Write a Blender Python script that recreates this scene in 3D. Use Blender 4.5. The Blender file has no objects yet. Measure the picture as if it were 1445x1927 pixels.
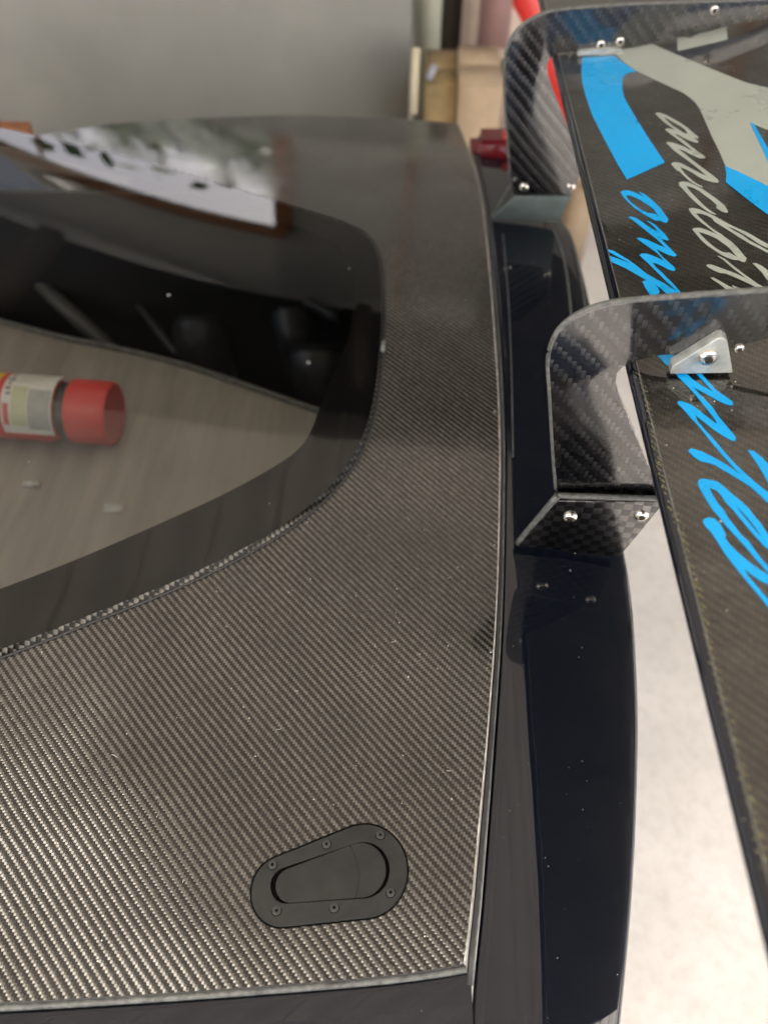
import bpy, bmesh, math, random
import numpy as np
from mathutils import Vector, noise
from mathutils.geometry import delaunay_2d_cdt
R = math.radians
random.seed(7)
sc = bpy.context.scene

# ------------------------------------------------------------------ camera
PITCH, YAW, FPX, CX, CY = 51.2, 2.2, 1447.0, 722.5, 963.5
Z0 = 0.92                                  # height of the rear lid above the ground
CAM = Vector((0.0, 0.0, Z0 + 0.737))
cd = bpy.data.cameras.new('camera'); cam = bpy.data.objects.new('camera', cd)
sc.collection.objects.link(cam); sc.camera = cam
cam.location = CAM
cam.rotation_euler = (R(90 - PITCH), 0, R(YAW))
cd.sensor_fit = 'VERTICAL'; cd.sensor_height = 24.0; cd.lens = 24.0 * FPX / 1927.0
cd.clip_start = 0.02; cd.clip_end = 400
cd.dof.use_dof = True; cd.dof.focus_distance = 0.76; cd.dof.aperture_fstop = 2.0

# ------------------------------------------------------------------ world, sun, exposure
SUN_EL, SUN_AZ = 55.0, 25.0               # azimuth measured from +Y towards +X
w = bpy.data.worlds.new('World'); sc.world = w; w.use_nodes = True
nt = w.node_tree; bg = nt.nodes['Background']
sky = nt.nodes.new('ShaderNodeTexSky'); sky.sky_type = 'NISHITA'; sky.sun_disc = False
sky.sun_elevation = R(SUN_EL); sky.sun_rotation = R(SUN_AZ)
sky.air_density = 1.0; sky.dust_density = 10.0
nt.links.new(sky.outputs[0], bg.inputs[0]); bg.inputs[1].default_value = 0.14
sd = bpy.data.lights.new('sun', 'SUN'); sun = bpy.data.objects.new('sun', sd); sc.collection.objects.link(sun)
sd.energy = 5.0; sd.angle = R(0.5); sd.color = (1.0, 0.975, 0.93)
_d = Vector((math.sin(R(SUN_AZ)) * math.cos(R(SUN_EL)), math.cos(R(SUN_AZ)) * math.cos(R(SUN_EL)), math.sin(R(SUN_EL))))
sun.rotation_euler = _d.to_track_quat('Z', 'Y').to_euler(); sun.location = _d * 20
sc.view_settings.view_transform = 'Standard'; sc.view_settings.look = 'None'
sc.view_settings.exposure = 2.0; sc.view_settings.gamma = 1.0
sc.cycles.max_bounces = 10; sc.cycles.transparent_max_bounces = 12
sc.cycles.diffuse_bounces = 4; sc.cycles.glossy_bounces = 5
sc.cycles.sample_clamp_indirect = 8
sc.cycles.use_denoising = True

# ------------------------------------------------------------------ measuring helpers
FW = Vector((-math.sin(R(YAW)) * math.cos(R(PITCH)), math.cos(R(YAW)) * math.cos(R(PITCH)), -math.sin(R(PITCH))))
RT = Vector((math.cos(R(YAW)), math.sin(R(YAW)), 0))
UPV = RT.cross(FW)
def ray(u, v):
    return (FW + RT * ((u - CX) / FPX) - UPV * ((v - CY) / FPX)).normalized()
def on_z(u, v, z):
    d = ray(u, v); t = (z - CAM.z) / d.z
    return CAM + d * t
def on_h(u, v, f):
    z = Z0
    for _ in range(12):
        p = on_z(u, v, z); z = f(p.x, p.y)
    return p
def on_plane(u, v, p0, n):
    d = ray(u, v); return CAM + d * ((p0 - CAM).dot(n) / d.dot(n))
def on_y(u, v, y):
    return on_plane(u, v, Vector((0, y, 0)), Vector((0, 1, 0)))

def lid_z(x, y):
    z = Z0 - 0.024 * ((y - 0.86) / 0.75) ** 2 - 0.03 * x
    if y < 0.25: z -= 0.25 * (0.25 - y) ** 2
    if x < -0.1: z += 0.10 * (x + 0.1) ** 2
    return z
WX0 = 0.205
def wing_z(x, y=0):
    d = max(0.0, x - WX0)
    return Z0 + 0.268 + 0.07 * d + 0.30 * d * d

# ------------------------------------------------------------------ object helpers
col = sc.collection
def tag(o, label=None, cat=None, group=None, kind=None):
    if label: o['label'] = label
    if cat: o['category'] = cat
    if group: o['group'] = group
    if kind: o['kind'] = kind
    return o
def empty(name, loc=(0, 0, 0), rz=0.0, rx=0.0, ry=0.0):
    o = bpy.data.objects.new(name, None); col.objects.link(o)
    o.empty_display_size = 0.1
    o.location = loc; o.rotation_euler = (rx, ry, rz); return o
def link(name, me, mat=None, parent=None, smooth=True, loc=None):
    o = bpy.data.objects.new(name, me); col.objects.link(o)
    if mat is not None:
        if len(me.materials) == 0: me.materials.append(mat)
    if smooth:
        for p in me.polygons: p.use_smooth = True
    if parent is not None: o.parent = parent
    if loc is not None: o.location = loc
    return o
def from_lists(vs, fs, name='mesh'):
    me = bpy.data.meshes.new(name); me.from_pydata([tuple(v) for v in vs], [], fs); me.update(); return me
def from_bm(bm, name='mesh'):
    me = bpy.data.meshes.new(name); bm.to_mesh(me); bm.free(); return me
def auto_smooth(o, ang=35):
    me = o.data
    bm = bmesh.new(); bm.from_mesh(me)
    for e in bm.edges:
        if len(e.link_faces) == 2 and e.calc_face_angle(0) > R(ang): e.smooth = False
    bm.to_mesh(me); bm.free()
    return o

def pip(px, py, poly):
    x, y = poly[:, 0], poly[:, 1]; x2, y2 = np.roll(x, -1), np.roll(y, -1)
    inside = np.zeros(len(px), bool)
    for a, b, c, d in zip(x, y, x2, y2):
        if b == d: continue
        cnd = ((b > py) != (d > py)) & (px < (c - a) * (py - b) / (d - b) + a)
        inside ^= cnd
    return inside
def resample(pts, step, closed=True):
    out = []; n = len(pts)
    for i in range(n if closed else n - 1):
        a = Vector(pts[i]); b = Vector(pts[(i + 1) % n]); L = (b - a).length
        k = max(1, int(math.ceil(L / step)))
        for j in range(k): out.append(a.lerp(b, j / k))
    if not closed: out.append(Vector(pts[-1]))
    return out
def catmull(pts, sub=6, closed=False):
    P = [Vector(p) for p in pts]; n = len(P); out = []
    rng = range(n) if closed else range(n - 1)
    for i in rng:
        if closed: p0, p1, p2, p3 = P[i - 1], P[i], P[(i + 1) % n], P[(i + 2) % n]
        else: p0, p1, p2, p3 = P[max(i - 1, 0)], P[i], P[i + 1], P[min(i + 2, n - 1)]
        for j in range(sub):
            t = j / sub
            out.append(0.5 * ((2 * p1) + (p2 - p0) * t + (2 * p0 - 5 * p1 + 4 * p2 - p3) * t * t + (3 * p1 - p0 - 3 * p2 + p3) * t ** 3))
    if not closed: out.append(P[-1])
    return out
def catmull2(l):
    return [(p[0], p[1]) for p in catmull([Vector(q) for q in l], 5)]
def area2(p):
    return sum(p[i].x * p[(i + 1) % len(p)].y - p[(i + 1) % len(p)].x * p[i].y for i in range(len(p)))
def offset(poly, d):
    """positive d grows the closed 2-D outline"""
    n = len(poly); s = 1 if area2(poly) > 0 else -1; out = []
    for i in range(n):
        a, b, c = poly[i - 1], poly[i], poly[(i + 1) % n]
        t1 = (b - a); t2 = (c - b)
        if t1.length < 1e-9 or t2.length < 1e-9: out.append(b.copy()); continue
        t1.normalize(); t2.normalize()
        n1 = Vector((t1.y, -t1.x)) * s; n2 = Vector((t2.y, -t2.x)) * s
        m = n1 + n2
        if m.length < 1e-6: m = n1
        m.normalize(); k = 1.0 / max(0.5, m.dot(n1))
        out.append(b + m * d * k)
    return out
def sheet(name, outer, holes, zf, step, mat, parent, dz=0.0, skirt=0.0, smooth=True, edge=0.0):
    """a curved plate: outline and holes in plan (x, y), height from zf, with a downward edge"""
    loops = [[Vector((p[0], p[1])) for p in outer]] + [[Vector((p[0], p[1])) for p in h] for h in holes]
    loops = [resample(l, step) for l in loops]
    verts = []; edges = []
    for l in loops:
        b = len(verts); verts += l; edges += [(b + i, b + (i + 1) % len(l)) for i in range(len(l))]
    nb = len(verts)
    arr = [np.array([(p.x, p.y) for p in l]) for l in loops]
    mn, mx = arr[0].min(0), arr[0].max(0)
    gx, gy = np.meshgrid(np.arange(mn[0] + step * .5, mx[0], step), np.arange(mn[1] + step * .5, mx[1], step))
    gx = gx.ravel(); gy = gy.ravel()
    m = pip(gx, gy, arr[0])
    for a in arr[1:]: m &= ~pip(gx, gy, a)
    bp = np.vstack(arr)
    gx, gy = gx[m], gy[m]
    if len(gx):
        keep = np.ones(len(gx), bool)
        for k in range(0, len(gx), 2000):
            d2 = ((gx[k:k + 2000, None] - bp[None, :, 0]) ** 2 + (gy[k:k + 2000, None] - bp[None, :, 1]) ** 2).min(1)
            keep[k:k + 2000] = d2 > (step * .45) ** 2
        verts += [Vector((a, b)) for a, b in zip(gx[keep], gy[keep])]
    ov, oe, of, *_ = delaunay_2d_cdt(verts, edges, [], 0, 1e-7)
    cen = np.array([[sum(ov[i].x for i in f) / len(f), sum(ov[i].y for i in f) / len(f)] for f in of])
    m = pip(cen[:, 0], cen[:, 1], arr[0])
    for a in arr[1:]: m &= ~pip(cen[:, 0], cen[:, 1], a)
    faces = [tuple(f) for f, k in zip(of, m) if k]
    vs = [(v.x, v.y, zf(v.x, v.y) + dz) for v in ov]
    # orient up
    fs = []
    for f in faces:
        a, b, c = (Vector(vs[i]) for i in f[:3])
        fs.append(f if (b - a).cross(c - a).z > 0 else tuple(reversed(f)))
    if skirt > 0:
        cnt = {}
        for f in fs:
            for i in range(len(f)):
                e = (f[i], f[(i + 1) % len(f)]); cnt[e] = 1
        bd = [e for e in cnt if (e[1], e[0]) not in cnt]
        low = {}
        for a, b in bd:
            for i in (a, b):
                if i not in low:
                    low[i] = len(vs); x, y, z = vs[i]; vs.append((x, y, z - skirt))
        for a, b in bd: fs.append((b, a, low[a], low[b]))
    me = from_lists(vs, fs, name)
    bm = bmesh.new(); bm.from_mesh(me)
    bmesh.ops.delete(bm, geom=[v for v in bm.verts if not v.link_faces], context='VERTS')
    for e in bm.edges:
        if len(e.link_faces) == 2 and e.calc_face_angle(0) > R(40): e.smooth = False
    bm.to_mesh(me); bm.free()
    return link(name, me, mat, parent, smooth)
def ring(name, pa, za, pb, zb, mat, parent):
    """a band between two plan outlines of equal length"""
    n = len(pa); vs = [(p.x, p.y, za(p.x, p.y)) for p in pa] + [(p.x, p.y, zb(p.x, p.y)) for p in pb]
    s = area2(pa) > 0
    fs = []
    for i in range(n):
        j = (i + 1) % n
        f = (i, n + i, n + j, j)
        a, b, c = Vector(vs[f[0]]), Vector(vs[f[1]]), Vector(vs[f[2]])
        fs.append(f if (b - a).cross(c - a).z > 0 else tuple(reversed(f)))
    return link(name, from_lists(vs, fs, name), mat, parent)
def tube(name, pts, r, mat, parent, seg=10, closed=False, flat=1.0):
    P = [Vector(p) for p in pts]; n = len(P); vs = []; fs = []
    for i, p in enumerate(P):
        if closed: t = P[(i + 1) % n] - P[i - 1]
        else: t = P[min(i + 1, n - 1)] - P[max(i - 1, 0)]
        t.normalize(); a = t.cross(Vector((0, 0, 1)))
        if a.length < 1e-3: a = Vector((1, 0, 0))
        a.normalize(); b = a.cross(t).normalized()
        rr = r[i] if isinstance(r, (list, tuple)) else r
        for k in range(seg):
            an = 2 * math.pi * k / seg
            vs.append(p + a * math.cos(an) * rr + b * math.sin(an) * rr * flat)
    for i in range(n if closed else n - 1):
        j = (i + 1) % n
        for k in range(seg):
            l = (k + 1) % seg
            fs.append((i * seg + k, i * seg + l, j * seg + l, j * seg + k))
    if not closed:
        fs.append(tuple(range(seg))); fs.append(tuple((n - 1) * seg + k for k in reversed(range(seg))))
    me = from_lists(vs, fs, name)
    bm = bmesh.new(); bm.from_mesh(me); bmesh.ops.recalc_face_normals(bm, faces=bm.faces); bm.to_mesh(me); bm.free()
    return link(name, me, mat, parent)
def plate(name, outline, nrm, th, mat, parent, bevel=0.0):
    """a flat plate: 3-D outline on a plane, thickened away from nrm (nrm faces the viewer)"""
    bm = bmesh.new()
    vs = [bm.verts.new(p) for p in outline]; f = bm.faces.new(vs); f.normal_update()
    if f.normal.dot(nrm) < 0: f.normal_flip()
    r = bmesh.ops.extrude_face_region(bm, geom=[f])
    nv = [g for g in r['geom'] if isinstance(g, bmesh.types.BMVert)]
    bmesh.ops.translate(bm, verts=nv, vec=-nrm * th)
    bmesh.ops.recalc_face_normals(bm, faces=bm.faces)
    if bevel > 0:
        es = [e for e in bm.edges if len(e.link_faces) == 2 and e.calc_face_angle(0) > R(60)]
        bmesh.ops.bevel(bm, geom=es, offset=bevel, segments=3, affect='EDGES', profile=0.6)
    for e in bm.edges:
        e.smooth = not (len(e.link_faces) == 2 and e.calc_face_angle(0) > R(32))
    me = from_bm(bm, name)
    return link(name, me, mat, parent)
def box(name, lo, hi, mat, parent=None, bevel=0.0, seg=2):
    bm = bmesh.new(); bmesh.ops.create_cube(bm, size=1)
    lo, hi = Vector(lo), Vector(hi); c = (lo + hi) / 2; s = hi - lo
    for v in bm.verts: v.co = Vector((v.co.x * s.x, v.co.y * s.y, v.co.z * s.z)) + c
    if bevel: bmesh.ops.bevel(bm, geom=list(bm.edges), offset=bevel, segments=seg, affect='EDGES')
    for e in bm.edges: e.smooth = not (len(e.link_faces) == 2 and e.calc_face_angle(0) > R(50))
    return link(name, from_bm(bm, name), mat, parent)
def lathe(profile, seg=28):
    """profile of (radius, height) about Z"""
    vs = []; fs = []
    for r, z in profile:
        for k in range(seg):
            a = 2 * math.pi * k / seg; vs.append((r * math.cos(a), r * math.sin(a), z))
    for i in range(len(profile) - 1):
        for k in range(seg):
            l = (k + 1) % seg; fs.append((i * seg + k, i * seg + l, (i + 1) * seg + l, (i + 1) * seg + k))
    fs.append(tuple(reversed(range(seg)))); fs.append(tuple((len(profile) - 1) * seg + k for k in range(seg)))
    me = from_lists(vs, fs, 'lathe')
    bm = bmesh.new(); bm.from_mesh(me); bmesh.ops.remove_doubles(bm, verts=bm.verts, dist=1e-6)
    bmesh.ops.recalc_face_normals(bm, faces=bm.faces)
    for e in bm.edges: e.smooth = not (len(e.link_faces) == 2 and e.calc_face_angle(0) > R(40))
    bm.to_mesh(me); bm.free(); return me

# ------------------------------------------------------------------ materials
class NT:
    def __init__(s, name):
        s.m = bpy.data.materials.new(name); s.m.use_nodes = True; s.t = s.m.node_tree
        s.b = s.t.nodes['Principled BSDF']; s.out = s.t.nodes['Material Output']
    def n(s, ty, **kw):
        x = s.t.nodes.new(ty)
        for k, v in kw.items(): setattr(x, k, v)
        return x
    def l(s, a, b): s.t.links.new(a, b)
    def _in(s, node, i, v):
        if v is None: return
        if hasattr(v, 'is_linked') or isinstance(v, bpy.types.NodeSocket): s.l(v, node.inputs[i])
        else: node.inputs[i].default_value = v
    def math(s, op, a, b=None, c=None):
        x = s.n('ShaderNodeMath', operation=op)
        for i, v in enumerate((a, b, c)): s._in(x, i, v)
        return x.outputs[0]
    def mixc(s, f, a, b):
        x = s.n('ShaderNodeMix', data_type='RGBA')
        s._in(x, 0, f); s._in(x, 6, a); s._in(x, 7, b); return x.outputs[2]
    def mixf(s, f, a, b):
        x = s.n('ShaderNodeMix', data_type='FLOAT'); s._in(x, 0, f); s._in(x, 2, a); s._in(x, 3, b); return x.outputs[0]
    def mixv(s, f, a, b):
        x = s.n('ShaderNodeMix', data_type='VECTOR'); s._in(x, 0, f); s._in(x, 4, a); s._in(x, 5, b); return x.outputs[1]
    def comb(s, a, b, c):
        x = s.n('ShaderNodeCombineXYZ')
        for i, v in enumerate((a, b, c)): s._in(x, i, v)
        return x.outputs[0]
    def vm(s, op, a, b=None):
        x = s.n('ShaderNodeVectorMath', operation=op); s._in(x, 0, a); s._in(x, 1, b)
        return x.outputs[0]
    def set(s, **kw):
        for k, v in kw.items():
            s._in(s.b, k.replace('_', ' '), v)
    def coord(s): return s.n('ShaderNodeTexCoord').outputs['Object']
    def noise(s, scale, detail=3, rough=.5, vec=None, col=False):
        x = s.n('ShaderNodeTexNoise'); x.inputs['Scale'].default_value = scale
        x.inputs['Detail'].default_value = detail; x.inputs['Roughness'].default_value = rough
        s.l(vec if vec is not None else s.coord(), x.inputs['Vector'])
        return x.outputs['Color' if col else 'Fac']
    def ramp(s, f, a, b, lo=0.0, hi=1.0):
        x = s.n('ShaderNodeMapRange'); s._in(x, 0, f)
        x.inputs[1].default_value = a; x.inputs[2].default_value = b; x.inputs[3].default_value = lo; x.inputs[4].default_value = hi
        return x.outputs[0]
    def specks(s, scale, size, keep, vec=None):
        """round dust specks, one per kept cell"""
        x = s.n('ShaderNodeTexVoronoi'); x.inputs['Scale'].default_value = scale
        s.l(vec if vec is not None else s.coord(), x.inputs['Vector'])
        sp = s.n('ShaderNodeSeparateColor'); s.l(x.outputs['Color'], sp.inputs[0])
        rad = s.math('MULTIPLY', sp.outputs[1], size)
        a = s.math('LESS_THAN', x.outputs['Distance'], rad)
        return s.math('MULTIPLY', a, s.math('LESS_THAN', sp.outputs[0], keep))
def C(r, g, b): return (r, g, b, 1)
def bumpn(t, h, strength=.3, dist=.001):
    b = t.n('ShaderNodeBump'); b.inputs['Strength'].default_value = strength; b.inputs['Distance'].default_value = dist
    t.l(h, b.inputs['Height']); return b.outputs[0]

def carbon(name, tow, bright, dark, axes='XY', plain=False, rough=.33, ior=1.5, tiltA=.35, tiltB=.30, coat_r=.04, wave=.06,
           dust=0.0, aniso=.55, haze=0.0, coat=1.0, gapdark=.55, edge=.06, period=4):
    """woven carbon cloth under clear resin: each tow is its own little curved float with its fibre direction"""
    t = NT(name)
    sep = t.n('ShaderNodeSeparateXYZ')
    co = t.coord()
    # gentle drape distortion of the cloth
    dn = t.n('ShaderNodeTexNoise'); dn.inputs['Scale'].default_value = 6; t.l(co, dn.inputs['Vector'])
    dv = t.vm('SCALE', t.vm('SUBTRACT', dn.outputs['Color'], (.5, .5, .5))); dv.node.inputs['Scale'].default_value = tow * 1.3
    t.l(t.vm('ADD', co, dv), sep.inputs[0])
    A = {'X': sep.outputs[0], 'Y': sep.outputs[1], 'Z': sep.outputs[2]}
    X = t.math('MULTIPLY', A[axes[0]], 1 / tow); Y = t.math('MULTIPLY', A[axes[1]], 1 / tow)
    i = t.math('FLOOR', X); j = t.math('FLOOR', Y)
    fx = t.math('FRACT', X); fy = t.math('FRACT', Y)
    N = 2.0 if plain else float(period)
    half = N / 2
    ssum = t.math('ADD', i, j)
    md = t.math('FLOORED_MODULO', ssum, N) if False else t.math('SUBTRACT', ssum, t.math('MULTIPLY', t.math('FLOOR', t.math('DIVIDE', ssum, N)), N))
    isb = t.math('LESS_THAN', md, half - .01)                      # 1: the Y tow is on top
    def fmod(v): return t.math('SUBTRACT', v, t.math('MULTIPLY', t.math('FLOOR', t.math('DIVIDE', v, N)), N))
    vb = t.math('DIVIDE', fmod(t.math('ADD', i, Y)), half)          # 0..1 along a Y float
    vd = t.math('DIVIDE', t.math('SUBTRACT', fmod(t.math('ADD', j, X)), half), half)
    ub, ud = fx, fy
    def tl(v, k): return t.math('MULTIPLY', t.math('SUBTRACT', v, .5), k)
    bx, by = tl(ub, tiltA), tl(vb, tiltB)
    dx, dy = tl(vd, tiltB), tl(ud, tiltA)
    tx = t.mixf(isb, dx, bx); ty = t.mixf(isb, dy, by)
    if wave:
        wn = t.n('ShaderNodeTexNoise'); wn.inputs['Scale'].default_value = 4.2; wn.inputs['Detail'].default_value = 2
        t.l(co, wn.inputs['Vector'])
        ws = t.n('ShaderNodeSeparateColor'); t.l(wn.outputs['Color'], ws.inputs[0])
        tx = t.math('ADD', tx, tl(ws.outputs[0], wave * 4)); ty = t.math('ADD', ty, tl(ws.outputs[1], wave * 4))
    ax = {'X': (1, 0, 0), 'Y': (0, 1, 0), 'Z': (0, 0, 1)}
    cx = t.vm('SCALE', ax[axes[0]]); t.l(tx, cx.node.inputs['Scale'])
    cy = t.vm('SCALE', ax[axes[1]]); t.l(ty, cy.node.inputs['Scale'])
    g = t.n('ShaderNodeNewGeometry').outputs['Normal']
    nrm = t.vm('NORMALIZE', t.vm('ADD', g, t.vm('ADD', cx, cy)))
    tan = t.mixv(isb, ax[axes[1]], ax[axes[0]])   # highlights spread across the fibre
    # per-tow shade differences, dark seams between floats
    wh = t.n('ShaderNodeTexWhiteNoise', noise_dimensions='2D')
    key = t.comb(t.mixf(isb, t.math('FLOOR', t.math('DIVIDE', t.math('ADD', j, X), N)), i), t.mixf(isb, j, t.math('FLOOR', t.math('DIVIDE', t.math('ADD', i, Y), N))), 0)
    t.l(key, wh.inputs['Vector'])
    var = t.ramp(wh.outputs['Value'], 0, 1, .78, 1.15)
    def seam(v, e): return t.math('LESS_THAN', t.math('SUBTRACT', .5, t.math('ABSOLUTE', t.math('SUBTRACT', v, .5))), e)
    sm = t.mixf(isb, t.math('MAXIMUM', seam(ud, edge), seam(vd, edge * .5)), t.math('MAXIMUM', seam(ub, edge * 1.6), seam(vb, edge)))
    var = t.math('MULTIPLY', var, t.mixf(sm, 1.0, gapdark))
    fib = t.noise(1200, 1, .5)
    var = t.math('MULTIPLY', var, t.ramp(fib, .3, .7, .9, 1.1))
    base = t.mixc(isb, C(*dark), C(*bright))  # light contrast between tow directions is put into the two tints
    mul = t.n('ShaderNodeMix', data_type='RGBA', blend_type='MULTIPLY'); mul.inputs[0].default_value = 1
    t.l(base, mul.inputs[6]); t.l(t.comb(var, var, var), mul.inputs[7])
    colr = mul.outputs[2]
    crough = t.ramp(t.noise(14, 4), .35, .75, coat_r * .6, coat_r * 2.0)
    if haze:
        hn = t.noise(7, 6, .65, t.vm('MULTIPLY', co, (1.0, 2.2, 1.0)))
        hz = t.math('MULTIPLY', t.ramp(hn, .42, .78), t.ramp(t.noise(170, 3, .7), .3, .75, .25, 1.0))
        hz = t.math('MULTIPLY', hz, haze)
    if dust:
        sp = t.math('MAXIMUM', t.specks(260, .16, dust), t.specks(90, .09, dust * 1.5))
        colr = t.mixc(sp, colr, C(.75, .72, .65))
        if haze: colr = t.mixc(hz, colr, C(.42, .41, .37)); sp = t.math('MAXIMUM', sp, hz)
        t.set(Coat_Weight=t.mixf(sp, coat, 0.0))
        rr = t.mixf(sp, rough, .9); t.set(Roughness=rr, Metallic=t.mixf(sp, 1.0, 0.0))
    else:
        t.set(Roughness=rough, Metallic=1.0, Coat_Weight=coat)
    t.set(Base_Color=colr, Normal=nrm, Tangent=tan, Anisotropic=aniso, Coat_Roughness=crough, Coat_IOR=ior)
    return t.m

def paint(name, colr, ior=1.6, rough=.02, dust=.0, smear=0.0):
    t = NT(name)
    base = colr
    r = t.ramp(t.noise(22, 5, .6), .4, .8, rough, rough + .05 + smear)
    if dust:
        sp = t.math('MAXIMUM', t.specks(120, .11, dust), t.specks(420, .2, dust * .7))
        base = t.mixc(sp, C(*colr), C(.6, .6, .58)); r = t.mixf(sp, r, .9)
    else: base = C(*colr)
    t.set(Base_Color=base, Roughness=r, IOR=ior)
    return t.m
def vinyl(name, colr):
    t = NT(name)
    n1 = t.noise(14, 5, .65); sc_ = t.noise(1.0, 4, .7, t.vm('MULTIPLY', t.coord(), (60, 260, 60)))
    sp = t.math('MAXIMUM', t.specks(160, .10, .012), t.math('MULTIPLY', t.ramp(sc_, .66, .74), t.ramp(n1, .55, .7, 0, .2)))
    c = t.mixc(t.ramp(n1, .3, .7), C(*[q * .93 for q in colr]), C(*[min(1, q * 1.05 + .004) for q in colr]))
    t.set(Base_Color=t.mixc(sp, c, C(.5, .52, .5)), Roughness=t.ramp(n1, .3, .75, .22, .5), IOR=1.4)
    return t.m
def simple(name, colr, rough=.5, metal=0.0, ior=1.5, nscale=0, namt=.15, bump=0.0, bscale=200):
    t = NT(name); base = C(*colr)
    if nscale:
        f = t.noise(nscale, 5, .6)
        base = t.mixc(t.ramp(f, .3, .7), C(*[c * (1 - namt) for c in colr]), C(*[min(1, c * (1 + namt)) for c in colr]))
    t.set(Base_Color=base, Roughness=rough, Metallic=metal, IOR=ior)
    if bump: t.set(Normal=bumpn(t, t.noise(bscale, 3), bump, .001))
    return t.m

M = {}
M['lid_carbon'] = carbon('lid carbon twill', .00245, (.185, .181, .170), (.018, .0175, .016), rough=.32, dust=.035, aniso=.95, coat_r=.07, tiltA=.25, tiltB=.60, wave=.24, ior=1.55)
M['wing_carbon'] = carbon('wing carbon twill', .0024, (.062, .059, .050), (.036, .034, .029), rough=.35, dust=.05, aniso=.8, coat_r=.06, ior=1.6, haze=.22)
M['mount_carbon'] = carbon('upright carbon twill', .0052, (.060, .060, .064), (.012, .012, .014), axes='XZ', rough=.32, ior=2.0, aniso=.7, coat_r=.09, wave=.02, tiltA=.3, tiltB=.35, edge=.07, gapdark=.25)
M['foot_carbon'] = carbon('foot carbon plain weave', .0100, (.12, .12, .122), (.030, .030, .034), axes='XZ', plain=True, rough=.3, ior=1.7, aniso=.3, coat_r=.06, wave=.02, tiltA=.12, tiltB=.12, edge=.03)
M['edge_weave'] = carbon('window edge weave', .0050, (.060, .058, .053), (.007, .007, .007), coat=.12, plain=True, rough=.3, aniso=.6, coat_r=.05, tiltA=.3, tiltB=.3)
M['cut_edge'] = simple('sanded carbon edge', (.085, .088, .085), .42, nscale=160, namt=.5, bump=.4, bscale=500)
M['black_paint'] = paint('black body paint', (.004, .0055, .010), 1.56, .015, dust=.016)
M['frit'] = simple('black window border', (.006, .006, .006), .5, ior=1.12)
M['rubber'] = simple('rubber', (.022, .022, .022), .45, nscale=90, namt=.5, bump=.3, bscale=300)
M['seal_grey'] = simple('worn seal and streak grey', (.10, .105, .10), .38, nscale=120, namt=.55, bump=.4, bscale=260)
M['edge_light'] = simple('pale edge highlight', (.42, .40, .36), .3, nscale=60, namt=.5)
M['black_gap'] = simple('black void', (.003, .003, .003), .8, ior=1.05)
M['latch_plastic'] = simple('black latch plastic', (.016, .0172, .016), .50, ior=1.36, nscale=45, namt=.3, bump=.12, bscale=700)
M['screw'] = simple('black screw', (.036, .037, .036), .4, ior=1.42)
M['steel'] = simple('stainless bolt', (.72, .68, .62), .18, metal=1, nscale=300, namt=.15)
M['socket'] = simple('socket shadow', (.03, .025, .02), .5, metal=.5)
M['alu'] = simple('machined aluminium', (.46, .48, .46), .42, metal=.55, nscale=90, namt=.25, bump=.2, bscale=240)
M['blue'] = vinyl('blue vinyl', (.000, .28, .64))
M['pale'] = vinyl('pale grey vinyl', (.285, .315, .285))
M['blue_edge'] = simple('vinyl cut edge', (.1, .5, .85), .4)
M['thread'] = simple('yellow thread', (.22, .20, .08), .6, nscale=500, namt=.4)
M['slate'] = simple('slate bracket', (.10, .125, .125), .35, nscale=40, namt=.2)
M['red_paint'] = simple('red enamel', (.62, .035, .03), .35, nscale=8, namt=.1)
M['ext_red'] = simple('extinguisher red', (.72, .055, .05), .4, ior=1.6)
M['red_lens'] = simple('red lamp lens', (.11, .008, .012), .15)
M['white_label'] = simple('white paper label', (.78, .78, .72), .5, nscale=60, namt=.08)
M['yellow'] = simple('yellow label', (.85, .58, .02), .5)
M['ink'] = simple('grey ink', (.20, .20, .19), .6)
M['red_ink'] = simple('red ink', (.65, .12, .10), .6)
M['grey_ink'] = simple('pale ink', (.45, .46, .43), .6, nscale=80, namt=.1)
M['lime_ink'] = simple('cream green ink', (.58, .62, .40), .6)
M['dark_interior'] = simple('dark cabin trim', (.008, .008, .009), .7)
M['bar'] = simple('grey cage bar', (.05, .052, .05), .4)
M['steel_lip'] = simple('floor lip', (.12, .12, .11), .4, nscale=60, namt=.4)
M['grey_panel'] = simple('grey painted panel', (.20, .20, .185), .55, nscale=2.2, namt=.12)
M['pale_wall'] = simple('pale wall', (.62, .62, .58), .7, nscale=3, namt=.15)
M['dark_roof'] = simple('dark roof', (.02, .02, .02), .8)
M['rust_frame'] = simple('rusty frame', (.22, .09, .035), .7, nscale=25, namt=.4)
M['card'] = simple('cardboard', (.42, .32, .215), .8, nscale=10, namt=.12)
M['card_dark'] = simple('old cardboard', (.26, .19, .09), .8, nscale=14, namt=.35)
M['post'] = simple('sage post', (.34, .35, .28), .6, nscale=8, namt=.1)
M['dark_wood'] = simple('dark timber', (.05, .04, .03), .8)
M['blush'] = simple('blush panel', (.62, .50, .43), .4, nscale=5, namt=.2)
M['maroon'] = simple('dusty maroon', (.36, .22, .21), .5, nscale=5, namt=.2)
M['cream_tube'] = simple('cream tube', (.55, .50, .36), .5)
M['blue_grey'] = simple('blue grey strap', (.30, .32, .38), .6)
M['bark'] = simple('bark', (.09, .065, .045), .9, nscale=20, namt=.3)
M['leaf'] = simple('leaves', (.07, .13, .03), .6, nscale=3, namt=.5)
M['rib'] = simple('roof rib', (.45, .41, .36), .6)

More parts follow.
